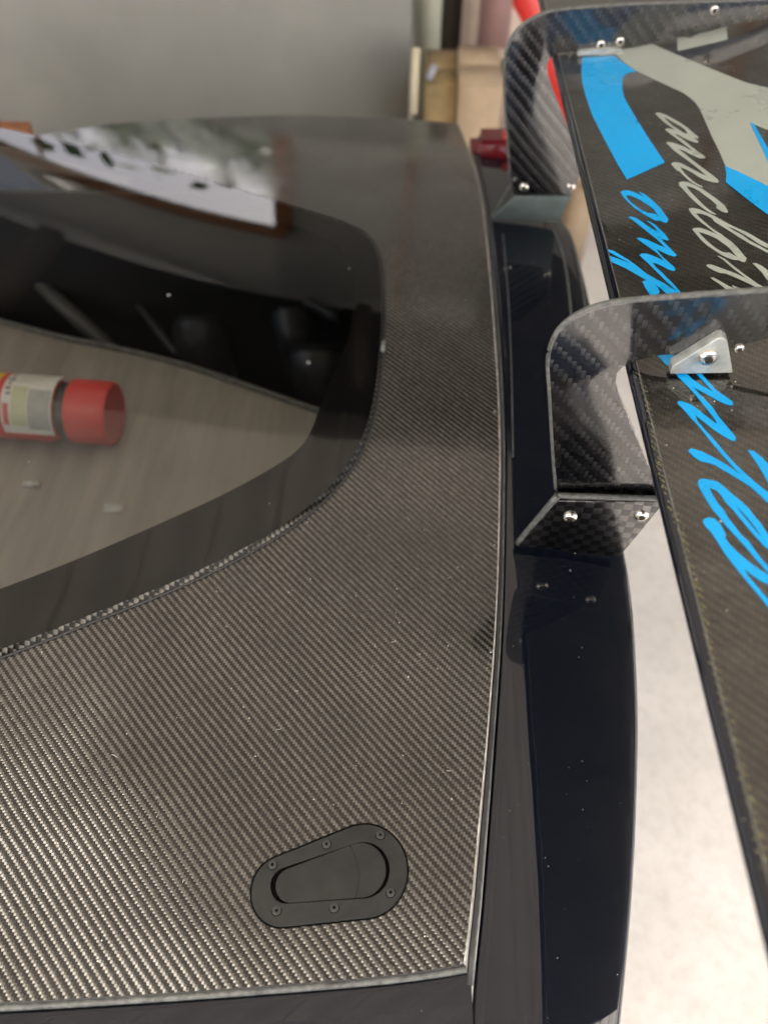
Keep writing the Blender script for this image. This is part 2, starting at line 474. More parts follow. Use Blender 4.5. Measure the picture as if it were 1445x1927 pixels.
def mk_concrete():
    t = NT('pale concrete')
    n1 = t.noise(3.5, 6, .6); n2 = t.noise(38, 6, .65); n3 = t.noise(9, 4, .7)
    c = t.mixc(t.ramp(n1, .3, .7), C(.58, .555, .515), C(.73, .70, .655))
    c = t.mixc(t.ramp(n2, .45, .75, 0, .35), c, C(.38, .355, .315))
    c = t.mixc(t.ramp(n3, .66, .76, 0, .5), c, C(.36, .325, .285))
    t.set(Base_Color=c, Roughness=.85, Normal=bumpn(t, n2, .3, .003)); return t.m
M['concrete'] = mk_concrete()
def mk_carpet():
    t = NT('worn grey cabin floor')
    co = t.coord(); sp = t.n('ShaderNodeSeparateXYZ'); t.l(co, sp.inputs[0])
    st = t.noise(1.0, 4, .6, t.comb(t.math('MULTIPLY', sp.outputs[0], 26), t.math('MULTIPLY', sp.outputs[1], 3.0), 0))
    n1 = t.noise(9, 4)
    c = t.mixc(t.ramp(st, .35, .65), C(.20, .185, .16), C(.28, .26, .225))
    c = t.mixc(t.ramp(n1, .5, .8, 0, .5), c, C(.24, .23, .19))
    t.set(Base_Color=c, Roughness=.7); return t.m
M['carpet'] = mk_carpet()
def mk_glass():
    t = NT('clear window pane')
    fr = t.n('ShaderNodeFresnel'); fr.inputs[0].default_value = 1.58
    tr = t.n('ShaderNodeBsdfTransparent'); tr.inputs[0].default_value = (.86, .87, .85, 1)
    gl = t.n('ShaderNodeBsdfGlossy'); gl.inputs['Roughness'].default_value = .004
    mx = t.n('ShaderNodeMixShader'); t.l(fr.outputs[0], mx.inputs[0]); t.l(tr.outputs[0], mx.inputs[1]); t.l(gl.outputs[0], mx.inputs[2])
    du = t.n('ShaderNodeBsdfDiffuse'); du.inputs[0].default_value = (.8, .8, .75, 1)
    m2 = t.n('ShaderNodeMixShader')
    sp = t.specks(30, .05, .12)
    t.l(t.math('MULTIPLY', sp, .7), m2.inputs[0]); t.l(mx.outputs[0], m2.inputs[1]); t.l(du.outputs[0], m2.inputs[2])
    t.l(m2.outputs[0], t.out.inputs[0]); return t.m
M['glass'] = mk_glass()
def mk_roof(name, a, b, fac, dif):
    t = NT(name)
    f = t.noise(2.2, 3)
    c = t.mixc(t.ramp(f, .3, .7), C(*a), C(*b))
    di = t.n('ShaderNodeBsdfDiffuse'); tl = t.n('ShaderNodeBsdfTranslucent')
    di.inputs[0].default_value = C(*dif); t.l(c, tl.inputs[0])
    mx = t.n('ShaderNodeMixShader'); mx.inputs[0].default_value = fac
    t.l(di.outputs[0], mx.inputs[1]); t.l(tl.outputs[0], mx.inputs[2]); t.l(mx.outputs[0], t.out.inputs[0]); return t.m
M['roof_bright'] = mk_roof('added bright roof sheet', (.86, .82, .75), (.90, .86, .80), .85, (.6, .6, .55))  # extra-bright unseen sheets, added to light the carbon weave
M['roof'] = mk_roof('aged translucent roof sheet', (.165, .150, .128), (.21, .192, .166), .5, (.24, .22, .19))

M['pale_wall'] = mk_roof('pale translucent wall sheeting', (.42, .42, .40), (.50, .50, .47), .5, (.5, .5, .48))
# ------------------------------------------------------------------ ground
g = link('ground', from_lists([(-60, -60, 0), (60, -60, 0), (60, 60, 0), (-60, 60, 0)], [(0, 1, 2, 3)]), M['concrete'])
tag(g, kind='structure', label='pale concrete ground under the car')

# ------------------------------------------------------------------ the canopy and the far wall (they light the lid and show as reflections)
canopy = empty('workshop_canopy', (0, 0, 0))
tag(canopy, 'translucent corrugated workshop canopy roof above the car', 'canopy')
RZ = 3.15
X0, X1, Y0, Y1 = -4.5, 3.4, -3.4, 2.93
YB = -.50
def roof_sheet(x0, x1, y0, y1f, mat):
    vs = []; fs = []; nx = int((x1 - x0) / .03)
    for i in range(nx + 1):
        x = x0 + (x1 - x0) * i / nx
        z = RZ + .016 * math.sin(i * 2 * math.pi / 7)
        vs += [(x, y0, z), (x, y1f(x), z)]
    for i in range(nx): fs.append((2 * i, 2 * i + 2, 2 * i + 3, 2 * i + 1))
    link('roof_sheet', from_lists(vs, fs), mat, canopy)
roof_sheet(X0, X1, YB, lambda x: Y1 - .16 * min(x, 0), M['roof'])
roof_sheet(-.34,   .72, Y0, lambda x: YB, M['roof'])
roof_sheet(X0, -.34, Y0, lambda x: YB, M['roof_bright'])  # added bright sheets either side of a dimmer centre strip, behind the camera
roof_sheet(.72, X1, Y0, lambda x: YB, M['roof_bright'])
x = X0 + .1
while x < X1:
    bm = bmesh.new(); bmesh.ops.create_cube(bm, size=1)
    y1 = Y1 - .16 * min(x, 0)
    for v in bm.verts: v.co = Vector((x + v.co.x * .010, (Y0 + y1) / 2 + v.co.y * (y1 - Y0), RZ - .025 + v.co.z * .008))
    link('rib', from_bm(bm, 'rib'), M['rib'], canopy, smooth=False); x += .21
for x, y in ((X0, Y0), (X1, Y0), (X0, 2.6), (X1, 2.0)):
    box('post', (x - .05, y - .05, 0), (x + .05, y + .05, RZ - .05), M['post'], canopy)
# the higher dark roof behind it
hi_ = empty('far_lean_to_roof', (0, 3.6, 0))
tag(hi_, 'dark timber lean-to roof beyond the canopy', 'roof')
box('roof_deck', (-6, -.75, RZ + .12), (4, 1.5, RZ + .18), M['dark_roof'], hi_)
for i in range(6): box('rafter', (-5 + i * 1.6, -.3, RZ + .02), (-4.9 + i * 1.6, 1.5, RZ + .116), M['dark_wood'], hi_)

WANG = R(-10)
wall = empty('far_wall', (0, 4.2, 0), rz=WANG)
tag(wall, 'pale workshop wall with one wide rusty framed window opening', 'wall')
ox0, ox1, oz0, oz1 = -2.9, -.62, 1.80, 2.62
box('wall_panel', (-7, 0, 0), (ox0, .04, 3.24), M['pale_wall'], wall)
box('wall_panel', (ox1, 0, 0), (5, .04, 3.24), M['pale_wall'], wall)
box('wall_panel', (ox0, 0, 0), (ox1, .1, oz0), M['pale_wall'], wall)
box('wall_panel', (ox0, 0, oz1), (ox1, .04, 3.24), M['pale_wall'], wall)
fr = box('window_frame', (ox0 - .05, -.03, oz0 - .09), (ox1 + .05, -.004, oz0 - .0), M['rust_frame'], wall)
box('window_frame', (ox0 - .05, -.03, oz1), (ox1 + .05, -.004, oz1 + .06), M['rust_frame'], wall)
box('window_frame', (ox0 - .06, -.033, oz0), (ox0, -.004, oz1), M['rust_frame'], wall)
box('window_frame', (ox1, -.033, oz0), (ox1 + .08, -.004, oz1), M['rust_frame'], wall)
for i in range(1, 2): box('mullion', (ox0 + (ox1 - ox0) * i / 2 - .005, .02, oz0), (ox0 + (ox1 - ox0) * i / 2 + .005, .05, oz1), M['rust_frame'], wall)

for i in range(12): box('streak_batten', (-6.6 + i * .95, -.012, .02), (-6.575 + i * .95, -.002, oz0 - .095), M['rust_frame'], wall)  # added battens that streak the reflection in the lid
for i in range(12):
    x_ = -6.6 + i * .95
    if x_ < ox0 - .1 or x_ > ox1 + .12: box('streak_batten', (x_, -.012, oz0 - .09), (x_ + .03, -.002, 3.2), M['rust_frame'], wall)
rnd = random.Random(21); vs = []; fs = []
for _ in range(22000):
    c_ = Vector((rnd.uniform(-7, 2.5), 6.6 + rnd.gauss(0, .35), rnd.uniform(.1, 3.5) + .35 * noise.noise(Vector((rnd.uniform(-7, 2.5), 0, 3)))))
    if c_.z > 2.95 + .5 * noise.noise(Vector((c_.x * .9, 1, 5))) + .2: continue
    s_ = rnd.uniform(.05, .11); a = Vector((rnd.uniform(-1, 1), rnd.uniform(-1, 1), rnd.uniform(-1, 1))).normalized(); b = a.orthogonal().normalized()
    n = len(vs); vs += [c_ - a * s_, c_ + b * s_ * .6, c_ + a * s_, c_ - b * s_ * .6]; fs.append((n, n + 1, n + 2, n + 3))
hd = link('hedge', from_lists(vs, fs), M['leaf'], smooth=False); tag(hd, 'green hedge running behind the far workshop wall', 'hedge', kind='stuff')
def tree(x, y, h, rr, label, seed):
    rnd = random.Random(seed)
    t = empty('broadleaf_tree', (x, y, 0)); tag(t, label, 'tree', 'trees beyond the far wall')
    tube('trunk', [(0, 0, 0), (.05, 0, h * .4), (0, .1, h * .8)], [.16, .11, .04], M['bark'], t)
    vs = []; fs = []
    for _ in range(2200):
        cl = Vector((rnd.gauss(0, 1), rnd.gauss(0, 1), rnd.gauss(0, .8)))
        cl = cl.normalized() * (rnd.random() ** .4) * rr
        if noise.noise(cl * 1.4 + Vector((seed, 0, 0))) < -.12: continue
        c = cl + Vector((0, 0, h * .75)); s = rnd.uniform(.05, .1)
        a = Vector((rnd.uniform(-1, 1), rnd.uniform(-1, 1), rnd.uniform(-1, 1))).normalized(); b = a.orthogonal().normalized()
        n = len(vs); vs += [c - a * s, c + b * s * .5, c + a * s, c - b * s * .5]; fs.append((n, n + 1, n + 2, n + 3))
    link('crown', from_lists(vs, fs), M['leaf'], t, smooth=False)
tree(-4.6, 9.5, 4.4, 1.3, 'leafy green tree behind the left of the far wall opening', 3)
tree(-2.0, 9.2, 4.1, 1.1, 'leafy green tree behind the right of the far wall opening', 5)

tree(-3.2, 8.6, 3.7, 1.2, 'leafy green tree behind the middle of the far wall opening', 8)
tree(-1.0, 8.4, 3.7, 1.1, 'low leafy tree behind the far right of the far wall opening', 12)
# ------------------------------------------------------------------ the car
car = empty('sports_car', (0, 0, 0))
tag(car, 'black sports car seen at its rear with woven carbon lid and tall carbon rear wing', 'car')

# --- lid
TE = [(862, 232), (885, 290), (905, 370), (917, 470), (928, 600), (936, 720), (940, 850), (939, 950), (936, 1080), (929, 1220), (915, 1400), (900, 1560), (885, 1720), (873, 1813)]
NE = [(873, 1813), (760, 1832), (600, 1847), (300, 1869), (0, 1886), (-200, 1893), (-420, 1900)]
FE = [(-700, 262), (-350, 262), (-100, 262), (60, 256), (160, 240), (250, 229), (400, 221), (560, 217), (700, 221), (800, 227), (862, 232)]
def P2(l, f=lid_z): return [Vector(on_h(u, v, f)[:2]) for u, v in l]
te = catmull(P2(TE), 4); ne = catmull(P2(NE), 4); fe = catmull(P2(FE), 4)
lid_out = te + ne[1:] + [Vector((-1.25, .2)), Vector((-1.25, 1.2))] + fe[:-1]
WIN = [(0, 1238), (80, 1208), (200, 1160), (330, 1108), (440, 1056), (530, 1005), (600, 952), (650, 898), (683, 845), (704, 785), (717, 710), (724, 620), (724, 550), (719, 495), (705, 457), (680, 435), (645, 419),
       (600, 404), (520, 380), (430, 352), (330, 322), (200, 287), (80, 260), (0, 244)]
wl = P2(WIN)
win = catmull(wl, 3)
dn = (win[0] - win[3]).normalized(); df = (win[-1] - win[-4]).normalized()
win = [win[0] + dn * 1.0] + win + [win[-1] + df * .55]
# the outline meets the lid border far to the left, outside the picture
win = [p for p in win]
win[0].x = max(win[0].x, -1.2); win[-1].x = max(win[-1].x, -1.2)
win = resample(win, .012)
lid = sheet('rear_lid', lid_out, [offset(win, -.012)], lid_z, .016, M['lid_carbon'], car, skirt=.012)
tag(lid, 'woven carbon fibre rear lid')
pane_o = offset(win, -.0055)
edge_ = ring('pane_edge', win, lambda x, y: lid_z(x, y) + .0012, pane_o, lambda x, y: lid_z(x, y) + .0060, M['edge_weave'], lid)  # clear pane edge; the weave it refracts is painted on as a strip
tag(edge_, 'window pane edge painted with the weave refracted through it')
bead = [Vector((p.x, p.y, lid_z(p.x, p.y) + .0008)) for p in offset(win, .0012)]
tube('window_bead', bead, .0017, M['rubber'], lid, seg=6, closed=True)
sheet('window_pane', pane_o, [], lid_z, .02, M['glass'], lid, dz=.0062)
CLR = [(0, 1112), (90, 1078), (200, 1033), (320, 980), (420, 934), (510, 885), (560, 850), (585, 815), (602, 770), (630, 700), (655, 640), (668, 580), (668, 530), (655, 490), (630, 465), (600, 446),
       (540, 425), (430, 393), (330, 360), (200, 325), (80, 295), (0, 276)]
clr = catmull(P2(CLR), 3)
d1 = (clr[0] - clr[3]).normalized(); d2 = (clr[-1] - clr[-4]).normalized()
clr = [clr[0] + d1 * .95] + clr + [clr[-1] + d2 * .5]
clr[0].x = max(clr[0].x, -1.15); clr[-1].x = max(clr[-1].x, -1.15)
sheet('window_border', offset(pane_o, -.001), [clr], lid_z, .02, M['frit'], lid, dz=.0030)
# bumper tab on the window bead
bp_ = on_h(722, 655, lid_z)
box('window_clip', (bp_.x - .004, bp_.y - .015, bp_.z), (bp_.x + .003, bp_.y + .012, bp_.z + .008), M['seal_grey'], lid, bevel=.002)

# pale tube paints the highlight along the lid edge
def lift(l, dz=0.0, f=lid_z): return [Vector((p.x, p.y, f(p.x, p.y) + dz)) for p in l]
tube('lid_edge_line', lift(te, -.0008), .0011, M['edge_light'], lid, seg=6)
tube('lid_edge_line', lift(ne, -.0025), .0020, M['rubber'], lid, seg=6)

# --- latch set in the lid
def circ(u, v, r, n, a0, a1):
    c = on_h(u, v, lid_z)
    return [Vector((c.x + r * math.cos(R(a0 + (a1 - a0) * k / n)), c.y + r * math.sin(R(a0 + (a1 - a0) * k / n)))) for k in range(n + 1)]
def hull2(c1, r1, c2, r2, n=22):
    """outline round two discs (c1 left, c2 right)"""
    a = Vector(on_h(*c1, lid_z)[:2]); b = Vector(on_h(*c2, lid_z)[:2]); d = b - a; L = d.length; th = math.degrees(math.atan2(d.y, d.x))
    be = math.degrees(math.acos(max(-1, min(1, (r1 - r2) / L))))
    return circ(*c2, r2, n, th - be, th + be) + circ(*c1, r1, n, th + be, th + 360 - be)
MMPX = .000478
lt_out = hull2((534, 1676), 61 * MMPX, (686, 1637), 82.5 * MMPX)
lt_cut = offset(lt_out, .0013)
lt_in = hull2((541, 1667), 31.5 * MMPX, (685, 1638), 49.5 * MMPX)
lt_lev = hull2((549, 1667), 29.6 * MMPX, (679, 1638), 47.8 * MMPX)
lt_rim = offset(resample(lt_out, .002), -.0011)
latch = sheet('latch_surround', lt_rim, [lt_in], lid_z, .006, M['latch_plastic'], lid, dz=.0030, skirt=.003)
tag(latch, 'flush black plastic latch surround with six screws')
ring('latch_rim', resample(lt_out, .002), lambda x, y: lid_z(x, y) + .0012, lt_rim, lambda x, y: lid_z(x, y) + .0030, M['latch_plastic'], lid)
sheet('latch_gap_shade', lt_cut, [], lid_z, .008, M['black_gap'], lid, dz=.0006)  # black sheet laid in as the shade of the latch gaps
# lever split by the curved seam of its push button
cb = on_h(640, 1655, lid_z)
def seamx(y): return cb.x + .0135 * math.cos(max(-1.4, min(1.4, (y - cb.y) / .022))) + .004
arr = np.array([(p.x, p.y) for p in lt_lev])
def clip_side(poly, side, gap):
    out = []
    for p in resample(poly, .0012):
        s = seamx(p.y)
        if (p.x < s - gap) if side < 0 else (p.x > s + gap): out.append(p)
    ys = [p.y for p in out]
    # close along the seam
    edge_pts = [p for p in out if abs(p.x - seamx(p.y)) < .004]
    ylo = min(p.y for p in edge_pts); yhi = max(p.y for p in edge_pts)
    line = [Vector((seamx(ylo + (yhi - ylo) * k / 24) + side * gap, ylo + (yhi - ylo) * k / 24)) for k in range(1, 24)]
    # rotate list so that the gap is at its end
    best = max(range(len(out)), key=lambda q: (out[q] - out[q - 1]).length)
    out = out[best:] + out[:best]
    if (out[-1] - line[0]).length > (out[-1] - line[-1]).length: line.reverse()
    return out + line
sheet('latch_lever', clip_side(lt_lev, -1, .00012), [], lid_z, .005, M['latch_plastic'], lid, dz=.0024, skirt=.0016)
sheet('latch_button', clip_side(lt_lev, 1, .00012), [], lid_z, .005, M['latch_plastic'], lid, dz=.0023, skirt=.0016)
rec_me = lathe([(.0047, -.0002), (.0047, .00015)], 24); rec_me.materials.append(M['black_gap'])
screw_me = lathe([(.0040, 0), (.0040, .0003), (.0034, .0006), (.0013, .0005), (.0011, -.0006)], 20)
screw_me.materials.append(M['screw'])
sock_me = lathe([(.0013, -.0003), (.0013, .00066)], 6); sock_me.materials.append(M['black_gap'])
for X, Y in ((181, 367), (475, 255), (768, 205), (823, 518), (517, 601), (204, 617)):
    p = on_h(450 + X / 2.89, 1500 + Y / 2.89, lambda x, y: lid_z(x, y) + .003)
    link('screw_recess', rec_me, None, lid, loc=(p.x, p.y, p.z))
    link('latch_screw', screw_me, None, lid, loc=(p.x, p.y, p.z))
    link('screw_socket', sock_me, None, lid, loc=(p.x, p.y, p.z))

# lint and hairs lying on the lid
rnd = random.Random(5); vs = []; fs = []
for u, v in ((610, 855), (520, 1372), (690, 1010), (745, 1205), (430, 1180), (300, 1500), (770, 980), (842, 1090), (560, 1300), (705, 1215), (210, 1420), (840, 1450)):
    p = on_h(u, v, lid_z); a = rnd.uniform(0, 6.28); L_ = rnd.uniform(.003, .007); bend = rnd.uniform(-1.6, 1.6); q = Vector((p.x, p.y)); pr = None
    for k in range(7):
        d = Vector((math.cos(a + bend * k / 6), math.sin(a + bend * k / 6))); nn_ = Vector((-d.y, d.x)) * .00013
        i0 = len(vs)
        for c_ in (q - nn_, q + nn_): vs.append((c_.x, c_.y, lid_z(c_.x, c_.y) + .0005))
        if k: fs.append((i0 - 2, i0, i0 + 1, i0 - 1))
        q = q + d * L_ / 6
o = link('lint', from_lists(vs, fs), M['white_label'], lid, smooth=False); o['kind'] = 'stuff'

# --- near body side below the lid
def loft(name, rows, mat, parent):
    n = len(rows[0]); vs = [p for r in rows for p in r]; fs = []
    for i in range(len(rows) - 1):
        for k in range(n - 1):
            f = (i * n + k, i * n + k + 1, (i + 1) * n + k + 1, (i + 1) * n + k)
            fs.append(f)
    me = from_lists(vs, fs, name)
    bm = bmesh.new(); bm.from_mesh(me); bmesh.ops.recalc_face_normals(bm, faces=bm.faces)
    if sum(f.normal.z * f.calc_area() for f in bm.faces) < 0: bmesh.ops.reverse_faces(bm, faces=bm.faces)
    bm.to_mesh(me); bm.free()
    return link(name, me, mat, parent)
NB = [(886, 1826), (760, 1846), (600, 1861), (300, 1884), (0, 1902), (-200, 1909), (-420, 1916)]
nb = catmull(P2(NB), 4)
PROF = [(0, -.004), (.0008, -.0015), (.0025, -.0003), (.006, 0), (.02, -.0015), (.045, -.007), (.075, -.020), (.10, -.042), (.12, -.075), (.135, -.14), (.14, -.30), (.14, -.75)]
GAPX = lambda y: .0
rows = []
for i, p in enumerate(nb):
    q = nb[min(i + 1, len(nb) - 1)] - nb[max(i - 1, 0)]; q.normalize(); nrm = Vector((-q.y, q.x))
    if nrm.y > 0: nrm = -nrm
    nrm = (nrm * .3 + Vector((-.03, -1)) * .7).normalized()
    z = lid_z(p.x, p.y) - .003
    rows.append([Vector((p.x + nrm.x * d, p.y + nrm.y * d, z + h)) for d, h in PROF])
qp = loft('quarter_panel', rows, M['black_paint'], car)
tube('lid_seal', [Vector((p.x, p.y, lid_z(p.x, p.y) - .0035)) for p in catmull(P2([(878, 1823), (760, 1840), (600, 1855), (300, 1877), (0, 1895), (-200, 1902), (-420, 1908)]), 4)], .0031, M['seal_grey'], car, seg=10)

# --- tail panel (ducktail) between lid and its outer lip
SL = [(866, 205), (876, 232), (898, 300), (915, 380), (928, 480), (939, 600), (946, 720), (950, 850), (950, 950), (948, 1080), (943, 1220), (931, 1400), (919, 1560), (906, 1720), (895, 1830), (888, 1927), (884, 2010)]
SR = [(960, 215), (985, 262), (1020, 330), (1050, 395), (1078, 440), (1098, 510), (1116, 590), (1134, 720), (1152, 880), (1170, 1000), (1186, 1085), (1196, 1180), (1203, 1330), (1201, 1500), (1191, 1700), (1170, 1927), (1158, 2010)]
def tail_z(x, y):
    return lid_z(.1, y) - .004 - .05 * max(0.0, x - .13)
sl = [on_h(u, v, tail_z) for u, v in SL]; sr = [on_h(u, v, tail_z) for u, v in SR]
ys = np.linspace(-.01, 1.60, 90)
sl_y = np.array([p.y for p in sl])[::-1]; sl_x = np.array([p.x for p in sl])[::-1]
sr_y = np.array([p.y for p in sr])[::-1]; sr_x = np.array([p.x for p in sr])[::-1]
def smooth_x(yy, xx):
    pts = catmull([(y, x) for y, x in zip(yy, xx)], 6)
    return np.array([p[0] for p in pts]), np.array([p[1] for p in pts])
a1, b1 = smooth_x(sl_y, sl_x); a2, b2 = smooth_x(sr_y, sr_x)
rows = []
for y in ys:
    xl = float(np.interp(y, a1, b1)); xr = float(np.interp(y, a2, b2)); W = xr - xl
    r = []
    for d, h in ((0, -.012), (0, -.004), (.0008, -.0014), (.0022, -.0003), (.005, 0)):
        r.append((xl + d, h))
    for s in np.linspace(.08, .84, 10): r.append((xl + W * s, 0))
    rr = .0045
    for k in range(0, 9):
        an = R(90 * k / 8); r.append((xr - rr + rr * math.sin(an), -rr + rr * math.cos(an)))
    r += [(xr + .001, -.02), (xr - .004, -.045), (xr - .03, -.075), (xr - .05, -.16), (xr - .05, -.5)]
    z = []
    for x, h in r:
        s = (x - xl) / W
        bump_ = .0035 * math.exp(-((s - .42) / .16) ** 2) * 0.0
        cr = -.0040 * max(0, s - .45) ** 2 / .3
        z.append(Vector((x, y, tail_z(x, y) + h + cr + bump_)))
    rows.append(z)
tail = loft('tail_panel', rows, M['black_paint'], car)
tag(tail, 'glossy black ducktail panel behind the lid')
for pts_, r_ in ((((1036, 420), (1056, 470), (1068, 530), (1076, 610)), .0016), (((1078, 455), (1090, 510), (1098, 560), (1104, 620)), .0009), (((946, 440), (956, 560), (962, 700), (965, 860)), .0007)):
    tube('panel_streak', [on_h(u, v, tail_z) for u, v in catmull2(pts_)], r_, M['seal_grey'], tail, seg=6)  # thin grey tubes paint the light streaks on the glossy panel
# rubber between lid and tail panel
mid = []
for y in np.linspace(.10, 1.55, 60):
    xl = float(np.interp(y, a1, b1))
    lx = float(np.interp(y, [p.y for p in reversed(te)], [p.x for p in reversed(te)]))
    mid.append(Vector(((xl + lx) / 2, y, lid_z(lx, y) - .0035)))
tube('gap_seal', mid, .0030, M['rubber'], car, seg=10)
tube('seal_highlight', [p + Vector((.0022, 0, .0012)) for p in mid], .0012, M['seal_grey'], car, seg=6)  # grey line drawn on as the highlight of the seal
# edge trim between quarter panel and tail panel, coloured pale as a highlight
mm = [on_h(886 - k * 1.2, 1826 + k * 22, lambda x, y: tail_z(x, y) - .002) for k in range(8)]
tube('panel_gap_trim', mm, .0013, M['edge_light'], car, seg=6)
box('body_tub', (-1.3, .02, .25), (.05, 1.5, .30), M['dark_interior'], car)
box('tub_wall', (.02, .10, .30), (.04, 1.5, .86), M['dark_interior'], car)
box('tub_wall', (-1.3, .06, .30), (.018, .08, .84), M['dark_interior'], car)
box('tub_wall', (-1.3, 1.46, .30), (.018, 1.48, .84), M['dark_interior'], car)
box('tub_wall', (-1.32, .02, .30), (-1.302, 1.5, .9), M['dark_interior'], car)
# far body flank that keeps the ground out of view between the lid and the floor
box('far_flank', (-1.3, 1.60, .15), (.10, 1.64, Z0 - .055), M['black_paint'], car, bevel=.008)

# tail lamp at the far corner
lamp = empty('lamp_pivot'); bpy.data.objects.remove(lamp)
c = on_z(918, 280, Z0 - .02)
o = box('tail_lamp', (c.x - .035, c.y - .02, c.z - .05), (c.x + .055, c.y + .07, c.z + .018), M['red_lens'], car, bevel=.020, seg=5)
tag(o, 'dark red tail lamp at the far corner')
box('lamp_reflector', (c.x + .030, c.y + .0, c.z + .0), (c.x + .052, c.y + .045, c.z + .0225), M['red_paint'], o, bevel=.004)
c = on_z(908, 392, Z0)
# --- cabin seen through the pane
ZF = Z0 - .26
FL = [(-60, 585), (0, 605), (60, 622), (130, 640), (230, 660), (350, 690), (470, 730), (560, 762), (606, 778)]
fl = [Vector(on_z(u, v, ZF)[:2]) for u, v in FL]
flp = fl + [Vector((.015, fl[-1].y)), Vector((.015, .10)), Vector((-1.28, .10)), Vector((-1.28, fl[0].y + .12))]
cf = sheet('cabin_floor', flp, [], lambda x, y: ZF, .06, M['carpet'], car, skirt=.01)
tag(cf, 'worn grey brown cabin floor under the rear window')
tube('floor_lip', [Vector((p.x, p.y, ZF + .003)) for p in catmull(fl, 4)], .006, M['steel_lip'], car, seg=8)
# welds and rails on the cabin floor
p = on_z(218, 958, ZF); box('floor_tab', (p.x - .02, p.y - .008, ZF + .001), (p.x + .014, p.y + .008, ZF + .004), M['grey_ink'], car, bevel=.002)
p = on_z(62, 915, ZF); box('floor_tab', (p.x - .014, p.y - .004, ZF + .001), (p.x + .014, p.y + .005, ZF + .008), M['grey_ink'], car, bevel=.001)
tube('cage_bar', [on_z(-80, 400, Z0 - .30), on_z(40, 500, Z0 - .30), on_z(215, 665, Z0 - .33)], .019, M['bar'], car, seg=14)
tube('cage_bar', [on_z(250, 560, Z0 - .35), on_z(330, 665, Z0 - .35)], .007, M['bar'], car, seg=10)
for (u, v) in ((318, 555), (580, 682)):
    p = on_h(u, v, lambda x, y: lid_z(x, y) + .0075)
    link('pane_rivet', lathe([(.0035, -.0008), (.0033, .0006), (.002, .0013), (.0005, .0015)], 14), M['seal_grey'], car, loc=p)

M['trim_dark'] = simple('dark plastic housing', (.022, .022, .022), .4, nscale=30, namt=.4)
for (u, v, sx, sy, hh) in ((470, 560, .09, .05, .04), (610, 690, .07, .03, .05), (380, 610, .06, .06, .03), (560, 610, .05, .05, .06)):
    p = on_z(u, v, Z0 - .40); box('engine_cover', (p.x - sx, p.y - sy, .31), (p.x + sx, p.y + sy, Z0 - .40 + hh), M['trim_dark'], car, bevel=.012)
tube('coolant_hose', catmull([on_z(u, v, Z0 - .33) for u, v in ((300, 470), (400, 520), (520, 540), (640, 600))], 6), .014, M['trim_dark'], car, seg=12)
# --- extinguisher lying on the cabin floor
def cyl_x(name, x0, x1, c, r, mat, parent, prof=None, seg=40):
    L = x1 - x0
    pr = prof or [(.0, 0), (.6, 0), (.9, .02), (1, .06), (1, .94), (.9, .98), (.6, 1), (0, 1)]
    me = lathe([(max(a * r, .0003), b * L) for a, b in pr], seg)
    for v in me.vertices: v.co = Vector((v.co.z, v.co.y, -v.co.x))
    return link(name, me, mat, parent, loc=(x0, 0, 0))
ZE = ZF + .058
pe = on_z(222, 759, ZE + .02); pl = on_z(-170, 742, ZE + .02)
ax_ = (pe - pl); angE = math.atan2(ax_.y, ax_.x)
ext = empty('fire_extinguisher', (pe.x - .006, pe.y, ZE - .006), rz=angE, ry=R(2.5))
tag(ext, 'red fire extinguisher lying behind the rear window with white and yellow labels', 'fire extinguisher')
rE = .057
S = (pe - pl).length / 392.0         # metres per photo pixel along the bottle
def E(u): return (u - 232) * S
cyl_x('bottle', E(-330), E(136), 0, rE, M['ext_red'], ext)
cyl_x('base_cap', E(150), E(226), 0, rE * .98, M['ext_red'], ext, prof=[(0, 0), (.92, 0), (1, .04), (1, .93), (.94, 1), (0, 1)])
cyl_x('neck_band', E(134), E(152), 0, rE * .86, M['bar'], ext, prof=[(0, 0), (1, 0), (1, 1), (0, 1)])
def wrap(name, u0, u1, a0, a1, mat, rr, parent):
    """label wrapped round the bottle; angles measured from the top towards the viewer"""
    n = 14; vs = []; fs = []
    for i in range(n + 1):
        a = R(a0 + (a1 - a0) * i / n)
        for x in (E(u0), E(u1)): vs.append((x, -math.sin(a) * rr, math.cos(a) * rr))
    for i in range(n): fs.append((2 * i, 2 * i + 2, 2 * i + 3, 2 * i + 1))
    return link(name, from_lists(vs, fs), mat, parent)
lab = wrap('label', 42, 133, -38, 96, M['white_label'], rE + .0006, ext)
wrap('warning_label', -90, 31, -30, 96, M['yellow'], rE + .0006, ext)
wrap('label_print', 60, 88, 8, 78, M['lime_ink'], rE + .0010, lab)
wrap('label_print', 90, 130, 12, 84, M['grey_ink'], rE + .0010, lab)
wrap('label_print', 46, 56, 40, 78, M['red_ink'], rE + .0010, lab)
for k in range(6): wrap('label_print', 46 + (k % 2) * 3, 54 + (k % 3) * 2, -30 + k * 10, -25 + k * 10, M['ink'], rE + .0010, lab)
for k in range(4): wrap('label_print', 50, 124 - 9 * k, -28 + k * 8, -26 + k * 8, M['grey_ink'], rE + .0010, lab)

